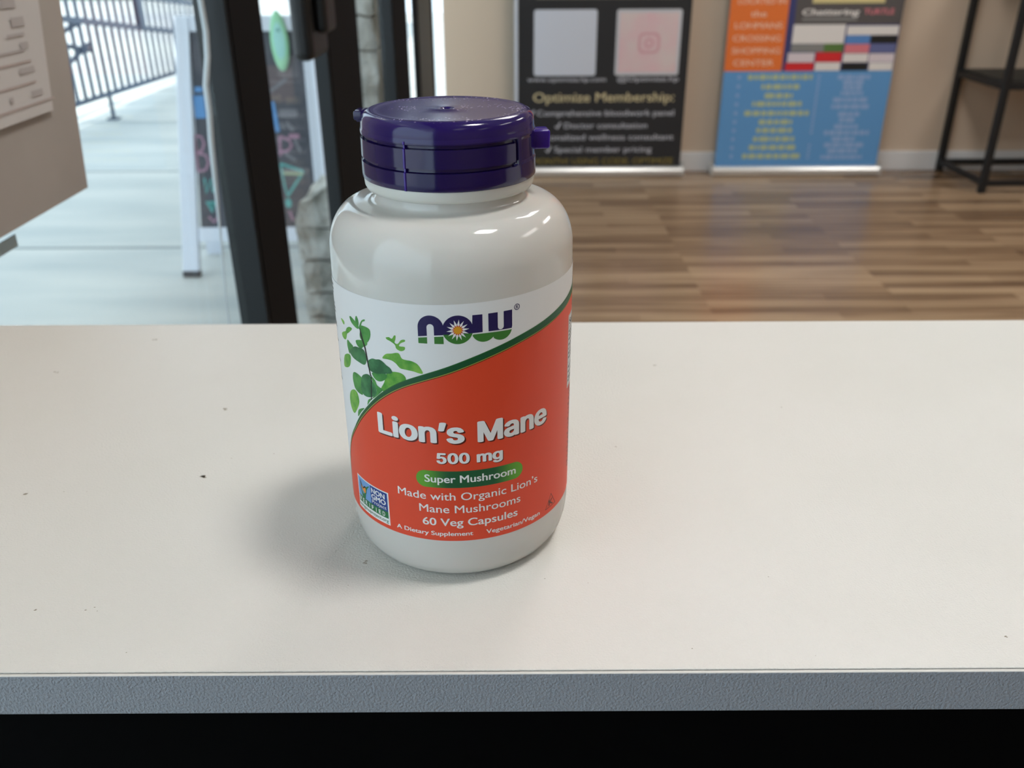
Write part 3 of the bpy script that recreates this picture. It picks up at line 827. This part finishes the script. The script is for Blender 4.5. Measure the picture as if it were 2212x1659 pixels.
# ================================================================== roll-up banners
GOLD = mat('print_gold', (212, 198, 158), 0.5); GOLD2 = mat('print_olive_gold', (150, 132, 62), 0.5)
GREYT = mat('print_grey_white', (212, 214, 224), 0.5); RULE = mat('print_rule_grey', (112, 110, 98), 0.5)
QW = mat('print_card_white', (214, 220, 232), 0.5); QP = mat('print_card_pink', (232, 208, 210), 0.5); QPI = mat('print_icon_pink', (220, 172, 180), 0.5)
QB = mat('print_card_border', (206, 208, 214), 0.5)
mottled(QP, (226, 210, 208), (232, 190, 198), 6)
def banner(name, x0, x1, y, label, fabric_mat, art, curl=None):
    t = thing(name, label, 'banner', ((x0 + x1) / 2, y, 0), 0, 'roll-up banners by the far wall')
    cx = (x0 + x1) / 2
    bm = new()
    prof = [(-0.012, 0.003), (-0.016, 0.010), (-0.016, 0.030), (-0.008, 0.042), (0.02, 0.047), (0.06, 0.044), (0.078, 0.03), (0.08, 0.006), (0.075, 0.003)]
    L = []
    for sx in (x0 - cx - 0.012, x1 - cx + 0.012):
        L.append([bm.verts.new((sx, p[0], p[1])) for p in prof])
    for k in range(len(prof)):
        bm.faces.new((L[0][k], L[0][(k + 1) % len(prof)], L[1][(k + 1) % len(prof)], L[1][k]))
    bm.faces.new(L[0][::-1]); bm.faces.new(L[1]); bmesh.ops.recalc_face_normals(bm, faces=bm.faces[:])
    obj('banner_base', bm, M_ALU, t)
    for s in (-1, 1):
        bm = new(); xx = (x0 - cx - 0.02) if s < 0 else (x1 - cx + 0.012)
        bx(bm, xx, xx + 0.008, -0.018, 0.082, 0.0, 0.049, 0.004)
        obj('end_cap', bm, M_ALU, t)
        bm = new(); beam(bm, (xx + 0.004, 0.03, 0.05), (xx + 0.004, 0.03, 0.064), 0.02, 0.02, n=12)
        obj('knob', bm, M_ALU, t)
    bm = new(); beam(bm, (0, 0.05, 0.044), (0, 0.05, 1.99), 0.018, 0.018, n=12); obj('support_pole', bm, M_ALU, t)
    bm = new(); bx(bm, x0 - cx, x1 - cx, 0.008, 0.03, 1.98, 2.01, 0.004); obj('top_rail', bm, M_ALU, t)
    bm = new(); bx(bm, x0 - cx, x1 - cx, 0.014, 0.0150, 0.03, 1.985)
    if curl: bx(bm, x0 - cx - 0.016, x0 - cx - 0.001, 0.010, 0.0150, 0.04, 1.98, 0.001, 1)
    mats = [fabric_mat, M_FABWHITE]
    nb = len(bm.faces)
    art.build(bm, lambda u, v, l: (u - cx, 0.0137 - 0.0003 * l, v))
    bm.faces.ensure_lookup_table()
    for i, f in enumerate(bm.faces):
        if i >= nb: f.material_index += 2
    # art faces look toward the room
    for i, f in enumerate(bm.faces):
        if i >= nb:
            f.normal_update()
            if f.normal.y > 0: f.normal_flip()
    obj('banner_fabric', bm, mats + art.mats, t)
    return t

B = Art()
B.poly(rect(0.052, 0.826, 0.764, 0.785), RULE)
B.poly(rect(0.052, 0.826, 0.410, 0.430), RULE)
B.poly(rrect(0.110, 0.398, 0.470, 0.757, 0.012), QW)
B.poly(rrect(0.488, 0.786, 0.470, 0.757, 0.012), QB)
B.poly(rect(0.502, 0.772, 0.484, 0.743), QP, 1)
B.poly(rrect(0.590, 0.692, 0.566, 0.658, 0.028, 8), QPI, 2, [rrect(0.602, 0.680, 0.577, 0.647, 0.02, 8)[::-1]])
B.poly(arc(0.641, 0.612, 0.022, 0, 360, 20)[:-1], QPI, 2, [arc(0.641, 0.612, 0.012, 360, 0, 20)[:-1]])
B.text('www.optimize.hp.com', 0.080, 0.448, 0.444, 0.020, GREYT, 1, .0)
B.text('@Optimize.hp', 0.502, 0.790, 0.444, 0.021, GREYT, 1, .0)
B.text('Optimize Membership:', 0.108, 0.776, 0.352, 0.042, GOLD, 1, .012)
def tick(x, z, s=0.022):
    B.poly(stroke([(x, z + s * .45), (x + s * .38, z), (x + s * 1.1, z + s * 1.25)], 0.008), GREYT, 1)
tick(0.088, .287); B.text('Comprehensive bloodwork panel', 0.126, 0.780, 0.287, 0.026, GREYT, 1, .0)
tick(0.215, .229); B.text('Doctor consultation', 0.258, 0.655, 0.229, 0.026, GREYT, 1, .0)
tick(0.060, .174); B.text('Personalized wellness consultant', 0.100, 0.786, 0.174, 0.026, GREYT, 1, .0)
tick(0.170, .116); B.text('Special member pricing', 0.212, 0.684, 0.116, 0.026, GREYT, 1, .0)
B.text('$/MONTH! USING CODE: OPTIMIZE', 0.066, 0.792, 0.058, 0.028, GOLD2, 1, .0)
# upper part of the banner above the frame of the photo stays plain with a gold rule
B.poly(rect(0.12, 0.76, 0.800, 0.812), RULE)
banner('retractable_banner', 0.036, 0.828, 4.328, 'black roll-up banner with gold and white writing, left of the blue one', M_FABBLACK, B, True)

P_OR = mat('print_banner_orange', (240, 124, 56), 0.5); P_NAV = mat('print_banner_navy', (62, 68, 118), 0.5)
P_DK = mat('print_banner_charcoal', (92, 88, 88), 0.5); P_CR = mat('print_banner_cream', (222, 208, 150), 0.5)
P_W = mat('print_banner_white', (236, 232, 228), 0.5); P_PK = mat('print_banner_pink', (226, 130, 140), 0.5)
P_RD = mat('print_banner_red', (222, 46, 50), 0.5); P_BK = mat('print_banner_black', (28, 30, 30), 0.5)
P_GR = mat('print_banner_green', (92, 126, 66), 0.5); P_GY = mat('print_banner_grey', (140, 140, 138), 0.5)
P_BL = mat('print_banner_midblue', (92, 142, 206), 0.5); P_IN = mat('print_banner_indigo', (104, 112, 158), 0.5)
P_YL = mat('print_banner_yellow', (186, 200, 160), 0.5); P_LB = mat('print_banner_paleblue', (150, 182, 226), 0.5); P_OW = mat('print_banner_peach', (246, 206, 182), 0.5)
P_LP = mat('print_banner_lilac', (226, 214, 220), 0.5)
G = Art()
G.poly(rect(1.0, 1.268, 0.486, 1.97), P_OR)
G.poly(rect(1.268, 1.790, 0.486, 1.97), P_NAV)
G.text('LOCATED IN', 1.035, 1.252, 0.776, 0.024, P_OW, 1, .01)
G.text('the', 1.098, 1.170, 0.722, 0.026, P_OW, 1, .01)
G.text('LOHMANS', 1.030, 1.248, 0.672, 0.026, P_OW, 1, .01)
G.text('CROSSING', 1.028, 1.248, 0.617, 0.026, P_OW, 1, .01)
G.text('SHOPPING', 1.028, 1.252, 0.563, 0.026, P_OW, 1, .01)
G.text('CENTER', 1.040, 1.228, 0.510, 0.026, P_OW, 1, .01)
G.poly(rect(1.30, 1.79, 0.688, 0.80), P_DK, 1); G.poly(rect(1.372, 1.700, 0.778, 0.84), P_CR, 2)
G.text('Chattering', 1.330, 1.590, 0.728, 0.026, P_W, 2, .03, shear=.15)
G.text('TURTLE', 1.612, 1.750, 0.730, 0.024, P_PK, 2, .02)
G.poly(rect(1.335, 1.585, 0.705, 0.716), P_GY, 2)
for x0, x1, z0, z1, m_ in ((1.300, 1.540, .606, .688, P_W), (1.548, 1.785, .642, .682, P_W), (1.547, 1.660, .604, .641, P_BL), (1.662, 1.785, .606, .640, P_BK),
        (1.300, 1.452, .570, .604, P_GY), (1.452, 1.543, .570, .606, P_GR), (1.549, 1.663, .564, .603, P_PK), (1.665, 1.786, .566, .604, P_IN),
        (1.290, 1.414, .524, .566, P_LP), (1.420, 1.540, .526, .568, P_RD), (1.547, 1.664, .524, .562, P_W), (1.668, 1.786, .524, .562, P_LP),
        (1.284, 1.416, .487, .522, P_RD), (1.422, 1.540, .487, .524, P_W), (1.548, 1.668, .487, .520, P_BK), (1.674, 1.786, .487, .522, P_W)):
    G.poly(rect(x0, x1, z0, z1), m_, 2)
random.seed(7)
def rows(lst, m_, h, g):
    for x0, z, x1 in lst:
        x = x0
        while x < x1 - 0.01:
            w = min(random.uniform(0.012, 0.05), x1 - x)
            G.poly(rrect(x, x + w, z - h / 2, z + h / 2, h * .35, 3), m_, 1); x += w + g
rows([[1.115, 0.459, 1.429], [1.183, 0.416, 1.364], [1.203, 0.375, 1.338], [1.149, 0.338, 1.387], [1.116, 0.295, 1.425], [1.19, 0.254, 1.351], [1.183, 0.215, 1.356], [1.172, 0.174, 1.378], [1.156, 0.134, 1.384], [1.128, 0.092, 1.414]], P_YL, 0.024, 0.005)
rows([[1.538, 0.458, 1.691], [1.566, 0.434, 1.664], [1.57, 0.41, 1.66], [1.562, 0.385, 1.669], [1.531, 0.355, 1.694], [1.528, 0.324, 1.707], [1.565, 0.289, 1.669], [1.574, 0.262, 1.662], [1.555, 0.231, 1.671], [1.511, 0.202, 1.729], [1.552, 0.172, 1.665], [1.52, 0.144, 1.719], [1.54, 0.116, 1.687], [1.512, 0.086, 1.725]], P_LB, 0.022, 0.004)
for k in range(10): G.poly(arc(1.075, 0.459 - k * 0.0408, 0.009, 0, 360, 8)[:-1], P_LB, 1)
for k in range(20):
    if k not in (14, 15): G.poly(arc(1.450, 0.462 - k * 0.0199, 0.007, 0, 360, 8)[:-1], P_LB, 1)
banner('retractable_banner', 1.000, 1.790, 4.328, 'blue roll-up banner with an orange block and coloured tiles, by the black rack', M_FABBLUE, G)

# ================================================================== black rack at the right
rack = thing('metal_rack', 'black metal shelving rack standing by the far wall on the right', 'shelving rack', (2.125, 3.975, 0))
RW, RD, T = 1.15, 0.44, 0.030
for (lx, ly) in ((0, 0), (0, RD), (RW, 0), (RW, RD)):
    bm = new(); bx(bm, lx, lx + T, ly - T / 2, ly + T / 2, 0.0, 1.80, 0.003); obj('upright_post', bm, M_RACK, rack)
for z in (0.045, 0.462, 1.02, 1.60):
    bm = new()
    for ly in (0, RD): bx(bm, T, RW, ly - 0.011, ly + 0.011, z - 0.013, z + 0.013, 0.002)
    for lx in (0, RW): bx(bm, lx + 0.004, lx + T - 0.004, T / 2, RD - T / 2, z - 0.014, z + 0.014, 0.002)
    obj('shelf_rail', bm, M_RACK, rack)
    if z > 0.1:
        bm = new(); bx(bm, 0.02, RW + 0.01, 0.012, RD - 0.012, z + 0.0135, z + 0.024, 0.001); obj('shelf_board', bm, M_RACKSHELF, rack)

# ================================================================== outside: walkway, pavement, canopy
bm = new(); bx(bm, -2.80, XS - 0.105, -4.0, 16.0, -0.12, 0.0)
for yj in (3.225, 4.49, 5.9, 7.3, 8.7): bx(bm, -2.80, XS - 0.11, yj - 0.009, yj + 0.009, 0.0, 0.0012, 0, 1)
struct(obj('sidewalk', bm, [M_CONC, M_JOINT]), 'pale concrete walkway outside the storefront', 'walkway')
bm = new(); bx(bm, -60, -2.80, -20.0, 90.0, -0.14, -0.004)
struct(obj('pavement', bm, M_ROAD), 'bright pale pavement beyond the railing', 'pavement')
bm = new(); bx(bm, -1.86, XS - 0.12, -4.0, 14.0, 2.95, 3.15)
struct(obj('canopy', bm, M_CEIL), 'flat canopy above the walkway', 'canopy')

# distant buildings and hedge
t = thing('distant_building', 'blurred tan building far beyond the railing', 'building', (-17.0, 40.0, 0))
bm = new(); bx(bm, -4.5, 4.5, 0, 8, -0.02, 5.5); obj('building_wall', bm, M_BLDG, t)
bm = new()
for k in range(5): bx(bm, -4.0 + k * 1.7, -3.0 + k * 1.7, -0.05, 0.02, 0.9, 2.4)
obj('window_row', bm, M_BLDG2, t)
bm = new(); bx(bm, -4.7, 4.7, -0.3, 8.2, 5.5, 5.9); obj('building_roof', bm, M_BLDG2, t)
bm = new(); bmesh.ops.create_icosphere(bm, subdivisions=4, radius=1)
for v in bm.verts:
    n_ = noise.noise(v.co * 4) * 0.2
    v.co = Vector((v.co.x * 3.5, v.co.y * .6, max(v.co.z, -0.1) * 0.8)) * (1 + n_)
    v.co.z = max(v.co.z, 0.0)
h = obj('hedge', bm, M_HEDGE, None, True); h.location = (-9.2, 21.0, -0.005); tag(h, 'low green hedge far beyond the railing', 'hedge')

# ================================================================== railing with pickets
fence = thing('picket_railing', 'haze-tinted metal picket railing along the outside walkway', 'railing', (-2.62, 5.0, 0))
def rail_z(y, z0, k, yr): return z0 + k * (y - yr)
bm = new(); beam(bm, (0, 0, rail_z(5.0, .17, -.0194, 5.547)), (0, 3.6, rail_z(8.6, .17, -.0194, 5.547)), 0.03, 0.025); obj('bottom_rail', bm, M_FENCE, fence)
bm = new(); beam(bm, (0, 0, 1.08), (0, 3.6, 1.08), 0.045, 0.03); obj('top_rail', bm, M_FENCE, fence)
bm = new(); beam(bm, (0.03, 0.1, rail_z(5.1, .635, -.122, 5.629)), (0.03, 3.55, rail_z(8.55, .635, -.122, 5.629)), 0.03, 0.034); obj('middle_rail', bm, M_FENCE, fence)
bm = new(); beam(bm, (0.03, 1.64, rail_z(6.64, .663, -.09, 6.931) + .02), (0.03, 3.55, rail_z(8.55, .663, -.09, 6.931) + .02), 0.03, 0.028); obj('upper_rail', bm, M_FENCE, fence)
k = 0; y = 0.09
while y < 3.6:
    bm = new(); zb = rail_z(5 + y, .17, -.0194, 5.547)
    bx(bm, -0.009, 0.009, y - 0.010, y + 0.010, zb, 1.08); obj('picket', bm, M_FENCE, fence); y += 0.1135
for y in (0.9980, 3.3815):
    bm = new(); bx(bm, -0.010, 0.010, y - 0.011, y + 0.011, 0.0, 1.06, 0.002); bx(bm, -0.035, 0.035, y - 0.035, y + 0.035, 0.0, 0.012, 0.002); obj('fence_post', bm, M_FENCE, fence)
bm = new(); bx(bm, 0.02, 0.055, 1.60, 1.70, 0.50, 1.09, 0.002); obj('bracket_post', bm, M_FENCE, fence)
hr = thing('stair_handrail', 'haze-tinted stair handrail crossing behind the picket railing, far left', 'handrail', (-2.76, 5.2, 0))
for a, b in (((0, 0.10, 0.47), (0, 0.95, 0.60)), ((0, 0.05, 0.22), (0, 0.95, 0.45)), ((0, 0.05, 0.58), (0, 0.95, 0.415))):
    bm = new(); beam(bm, a, b, 0.03, 0.032, n=10); obj('handrail_bar', bm, M_FENCE, hr)
bm = new(); bx(bm, -0.01, 0.01, 0.44, 0.46, 0.0, 0.60, 0.002); obj('newel_post', bm, M_FENCE, hr)
bm = new(); bx(bm, -0.01, 0.01, 0.05, 0.07, 0.0, 0.75, 0.002); obj('newel_post', bm, M_FENCE, hr)

# ================================================================== stone piers
def stones(name, label, x0, x1, y0, y1, joints, seed, amp=0.012):
    random.seed(seed)
    bm = new()
    for a, b in zip(joints, joints[1:]):
        j = random.uniform(-0.008, 0.008)
        t = new(); bx(t, x0 + j, x1, y0 + random.uniform(-.008, .008), y1, a + 0.004, b - 0.003)
        bmesh.ops.subdivide_edges(t, edges=t.edges[:], cuts=7, use_grid_fill=True)
        for v in t.verts:
            p = v.co.copy()
            d = noise.noise_vector(p * 14 + Vector((seed, 0, 0))) * amp + noise.noise_vector(p * 40) * amp * .4
            # round each block's corners
            for ax, lo, hi in ((0, x0, x1), (2, a, b)):
                pass
            v.co = p + d
        idx = {v: bm.verts.new(v.co) for v in t.verts}
        for f in t.faces: bm.faces.new([idx[v] for v in f.verts])
        t.free()
    o = obj(name, bm, M_STONE, None, True, 50)
    tag(o, label, 'stone pier')
    return o
pier = stones('stone_pier', 'low rough stone pier just outside the glass, beside the bottle', -0.545, -0.38, 2.2, 2.48, [0.0, 0.13, 0.2, 0.285, 0.378, 0.485], 3, 0.010)
for v in pier.data.vertices:
    if v.co.z > 0.40:
        k = (v.co.z - 0.40) / 0.085
        if v.co.x < -0.48: v.co.z -= 0.035 * k * min(1, (-0.48 - v.co.x) / 0.05); v.co.x += 0.02 * k
stones('stone_column', 'tall stone column outside the side window', -0.60, -0.43, 3.0, 3.5, [0.0, .3, .5, .72, .82, .97, 1.2, 1.45, 1.7, 2.0, 2.3, 2.6, 2.95], 8, 0.008)

# ================================================================== A-frame sign
SY, SK = 2.883, 0.14
sign = thing('sidewalk_sign', 'white framed folding chalkboard sign standing on the concrete outside', 'sign', (-0.86, SY, 0))
def sp(x, z, dy=0.0): return (x + 0.86, SK * z + dy, z)
def leg_pair(pts, d=0.022, dy=0.0, m=M_SIGNW, name='frame_leg'):
    bm = new(); f = [bm.verts.new(sp(x, z, dy)) for x, z in pts]; bk = [bm.verts.new(sp(x, z, dy + d)) for x, z in pts]
    nn = len(pts)
    for k in range(nn): bm.faces.new((f[k], f[(k + 1) % nn], bk[(k + 1) % nn], bk[k]))
    bm.faces.new(f); bm.faces.new(bk[::-1]); bmesh.ops.recalc_face_normals(bm, faces=bm.faces[:])
    bmesh.ops.bevel(bm, geom=bm.edges[:], offset=0.002, segments=1, affect='EDGES')
    return obj(name, bm, m, sign)
leg_pair([(-1.130, 0.022), (-1.074, 0.022), (-1.012, 0.826), (-1.058, 0.826)])
leg_pair([(-0.650, 0.022), (-0.592, 0.022), (-0.626, 0.826), (-0.664, 0.826)])
leg_pair([(-1.132, 0.0), (-1.073, 0.0), (-1.073, 0.022), (-1.132, 0.022)], m=M_RUBBER, name='foot_pad')
leg_pair([(-0.652, 0.0), (-0.590, 0.0), (-0.590, 0.022), (-0.652, 0.022)], m=M_RUBBER, name='foot_pad')
leg_pair([(-1.012, 0.781), (-0.664, 0.781), (-0.664, 0.826), (-1.012, 0.826)], name='cross_rail')
leg_pair([(-1.063, 0.122), (-0.655, 0.122), (-0.656, 0.169), (-1.060, 0.169)], name='cross_rail')
# back frame
def back(pts, name):
    bm = new(); f = [bm.verts.new((x + 0.86, 0.26 - 0.14 * z, z)) for x, z in pts]; bk = [bm.verts.new((x + 0.86, 0.282 - 0.14 * z, z)) for x, z in pts]
    for k in range(4): bm.faces.new((f[k], f[(k + 1) % 4], bk[(k + 1) % 4], bk[k]))
    bm.faces.new(f); bm.faces.new(bk[::-1]); bmesh.ops.recalc_face_normals(bm, faces=bm.faces[:])
    obj(name, bm, M_SIGNW, sign)
back([(-1.128, 0.0), (-1.076, 0.0), (-1.014, 0.82), (-1.056, 0.82)], 'frame_leg')
back([(-0.648, 0.0), (-0.594, 0.0), (-0.628, 0.82), (-0.662, 0.82)], 'frame_leg')
S = Art()
CB = mat('chalk_blue', (106, 156, 210), 0.8); CP = mat('chalk_pink', (176, 136, 156), 0.8); CT = mat('chalk_teal', (110, 180, 176), 0.8)
CG = mat('chalk_grey', (134, 132, 138), 0.8); CBR = mat('brown_poster', (112, 100, 102), 0.7); CY = mat('chalk_yellow', (170, 186, 150), 0.8)
S.poly(rect(-1.030, -0.994, 0.520, 0.590), CB); S.poly(rect(-1.022, -0.996, 0.600, 0.616), CB)
S.poly(stroke([(-1.040, 0.350), (-1.040, 0.468)], .008), CP); S.poly(stroke([(-1.040, .466), (-1.016, .462), (-1.010, .44), (-1.020, .418), (-1.038, .412)], .008), CP, 1)
S.poly(stroke([(-1.038, .412), (-1.008, .404), (-1.002, .38), (-1.014, .358), (-1.040, .352)], .008), CP, 2)
S.poly(stroke([(-1.022, .33), (-1.022, .282), (-0.998, .33), (-0.998, .284)], .008), CT)
S.poly(stroke([(-1.024, .255), (-1.008, .220), (-0.994, .255), (-1.020, .25)], .008), CT)
S.poly(stroke([(-1.022, .205), (-1.006, .186), (-0.990, .204)], .008), CP)
S.poly([(-0.960, .70), (-0.702, .672), (-0.700, .568), (-0.955, .575)], CBR)
S.poly(stroke([(-0.95, .66), (-0.9, .62), (-0.84, .65), (-0.78, .60), (-0.72, .64)], .012), CG, 1)
S.poly([(-0.785, .577), (-0.768, .577), (-0.757, .478), (-0.770, .474)], CB)
S.poly(rrect(-0.756, -0.694, .521, .546, .008), CG)
S.poly(stroke([(-0.752, .505), (-0.742, .485)], .010), CG); S.poly(stroke([(-0.735, .506), (-0.712, .480)], .012), CG)
S.poly(rrect(-0.730, -0.694, .455, .470, .006), CP)
S.poly(stroke([(-0.762, .40), (-0.760, .462)], .009), CP); S.poly(stroke([(-0.760, .462), (-0.730, .452), (-0.722, .432), (-0.738, .416), (-0.758, .414)], .009), CP, 1)
S.poly(stroke([(-0.748, .408), (-0.712, .385)], .010), CG); S.poly(stroke([(-0.712, .45), (-0.694, .415)], .010), CG)
S.poly(stroke([(-0.764, .376), (-0.690, .350)], .008), CT); S.poly(stroke([(-0.690, .350), (-0.750, .270)], .008), CT, 1); S.poly(stroke([(-0.756, .345), (-0.692, .342)], .008), CY, 2)
S.poly(stroke([(-0.764, .376), (-0.756, .30), (-0.748, .27)], .006), CT, 1)
S.poly(arc(-0.749, .248, .011, 0, 360, 10, .016)[:-1], CT); S.poly(stroke([(-0.748, .222), (-0.738, .19)], .008), CP)
for i in range(6): S.poly(rrect(-0.95 + .01 * i, -0.80, .50 - i * .05, .514 - i * .05, .004), CG)
bm = new()
pts = [(-1.052, 0.169), (-0.652, 0.169), (-0.664, 0.781), (-1.016, 0.781)]
f = [bm.verts.new(sp(x, z, 0.008)) for x, z in pts]; bk = [bm.verts.new(sp(x, z, 0.014)) for x, z in pts]
for k in range(4): bm.faces.new((f[k], f[(k + 1) % 4], bk[(k + 1) % 4], bk[k]))
bm.faces.new(f); bm.faces.new(bk[::-1]); bmesh.ops.recalc_face_normals(bm, faces=bm.faces[:])
nb = len(bm.faces)
S.build(bm, lambda u, v, l: sp(u, v, 0.0074 - 0.0005 * l))
for i, f in enumerate(bm.faces):
    if i >= nb:
        f.material_index += 1; f.normal_update()
        if f.normal.y > 0: f.normal_flip()
obj('chalkboard', bm, [M_BOARD] + S.mats, sign)['label'] = 'dark chalkboard with muted coloured chalk'
# surfboard ornament on the sign
bm = new()
N = 40
out = []
for k in range(N):
    a = 2 * pi * k / N
    x = 0.029 * cos(a); z = 0.090 * sin(a)
    x *= (1 - 0.12 * (z / 0.09)) if z > 0 else 1
    out.append((x, z))
for d, s in ((0.0, .92), (-0.004, 1.0), (-0.008, .90)):
    pass
rings = [[bm.verts.new((x * s, d, z * s)) for x, z in out] for d, s in ((-0.001, .93), (-0.004, 1.0), (-0.007, .97), (-0.010, .80), (-0.011, .62))]
for a_, b_ in zip(rings, rings[1:]):
    for k in range(N):
        f = bm.faces.new((a_[k], a_[(k + 1) % N], b_[(k + 1) % N], b_[k]))
        if b_ is rings[-1]: f.material_index = 0
bm.faces.new(rings[0]); f = bm.faces.new(rings[-1][::-1]); f.material_index = 1
bmesh.ops.recalc_face_normals(bm, faces=bm.faces[:])
sb = obj('surfboard_ornament', bm, [M_SURF, M_SURF2], None, True, 50)
sb.location = (-0.7305, SY + SK * 0.752 - 0.001, 0.752); sb.rotation_euler = (-math.atan(SK), radians(-3), 0)
tag(sb, 'small mint green surfboard shaped ornament on the chalkboard sign', 'ornament')
bm = new(); bmesh.ops.create_cone(bm, cap_ends=True, segments=16, radius1=.006, radius2=.005, depth=.003, matrix=Matrix.Translation((0.001, -0.0115, 0.032)) @ Matrix.Rotation(pi / 2, 4, 'X'))
obj('ornament_dot', bm, M_DARKDOT, sb)

# ================================================================== paper on the window
def sheet(name, y0, y1, z0, z1, x, m, th, label, cat, curve=0.0, marks=None, sl=0.0):
    bm = new(); ny, nz = 16, 16
    def P(i, j, dx):
        yy = y0 + (y1 - y0) * i / ny; zz = z0 + (z1 - z0) * j / nz
        yy += sl * (zz - z0) * (i / ny)
        xx = x + dx + 0.0004 * noise.noise(Vector((yy * 7, zz * 7, x * 9)))
        return (xx, yy, zz)
    F = [[bm.verts.new(P(i, j, 0)) for j in range(nz + 1)] for i in range(ny + 1)]
    K = [[bm.verts.new(P(i, j, th)) for j in range(nz + 1)] for i in range(ny + 1)]
    for i in range(ny):
        for j in range(nz):
            bm.faces.new((F[i][j], F[i][j + 1], F[i + 1][j + 1], F[i + 1][j])); bm.faces.new((K[i][j], K[i + 1][j], K[i + 1][j + 1], K[i][j + 1]))
    for i in range(ny):
        bm.faces.new((F[i][0], F[i + 1][0], K[i + 1][0], K[i][0])); bm.faces.new((F[i][nz], K[i][nz], K[i + 1][nz], F[i + 1][nz]))
    for j in range(nz):
        bm.faces.new((F[0][j], K[0][j], K[0][j + 1], F[0][j + 1])); bm.faces.new((F[ny][j], F[ny][j + 1], K[ny][j + 1], K[ny][j]))
    bmesh.ops.recalc_face_normals(bm, faces=bm.faces[:])
    mats = [m]
    if marks:
        nb = len(bm.faces)
        marks.build(bm, lambda u, v, l: (x + th + 0.0005 + 0.0002 * l, u, v))
        for i, f in enumerate(bm.faces):
            if i >= nb:
                f.material_index += 1; f.normal_update()
                if f.normal.x < 0: f.normal_flip()
        mats += marks.mats
    return tag(obj(name, bm, mats, None, True, 40), label, cat)
kraft_marks = Art()
sheet('kraft_paper', 0.12, 0.704, 0.8505, 1.36, -0.3400, M_KRAFT, 0.0004, 'brown kraft paper covering the window at the left', 'paper', sl=0.15)
mk = Art()
for z, y1 in ((.9525, .655), (.9385, .655), (.9245, .676)):
    mk.poly(rect(0.38, y1, z - .0007, z + .0007), M_SHEETL)
for (y, z, w, h) in ((.640, .978, .022, .006), (.630, .970, .03, .002), (.645, .963, .014, .004), (.575, .967, .006, .005), (.61, .960, .05, .0015), (.636, .947, .026, .004), (.60, .947, .012, .003), (.555, .947, .02, .004), (.645, .931, .02, .004), (.615, .931, .006, .004), (.57, .931, .02, .004), (.52, .96, .03, .004), (.50, .945, .03, .004), (.632, .991, .024, .008), (.54, .99, .03, .004)):
    mk.poly(rect(y, y + w * .8, z - h / 2, z + h / 2), M_SHEETB)
sheet('printed_sheet', 0.33, 0.671, 0.9160, 1.20, -0.3368, M_SHEET, 0.0003, 'white printed sheet on the brown kraft paper', 'paper', sl=0.2, marks=mk)
bm = new(); bx(bm, -0.3485, -0.3475, 0.562, 0.600, 0.8350, 0.8440)
tag(obj('tape_strip', bm, M_TAPE), 'short pale tape strip below the kraft paper', 'tape')
# cord hanging by the window post
cp = [(1.015, 2.40), (1.03, 1.6), (1.018, 1.2), (1.027, 0.985), (1.030, 0.940), (1.022, 0.915), (1.002, 0.888), (1.000, 0.860), (0.992, 0.833), (0.986, 0.800), (0.982, 0.775), (0.976, 0.743), (0.968, 0.70), (0.958, 0.65), (0.954, 0.60), (0.955, 0.40), (0.957, 0.1)]
bm = new(); tube(bm, [(-0.331, y, z) for y, z in cp], [0.0030] * 9 + [0.0026, 0.0022, 0.0014, 0.0010, 0.0009, 0.0009, 0.0009, 0.0009], 10)
tag(obj('hanging_cord', bm, M_CORD, None, True), 'pale wavy cord hanging down beside the black window post', 'cord')
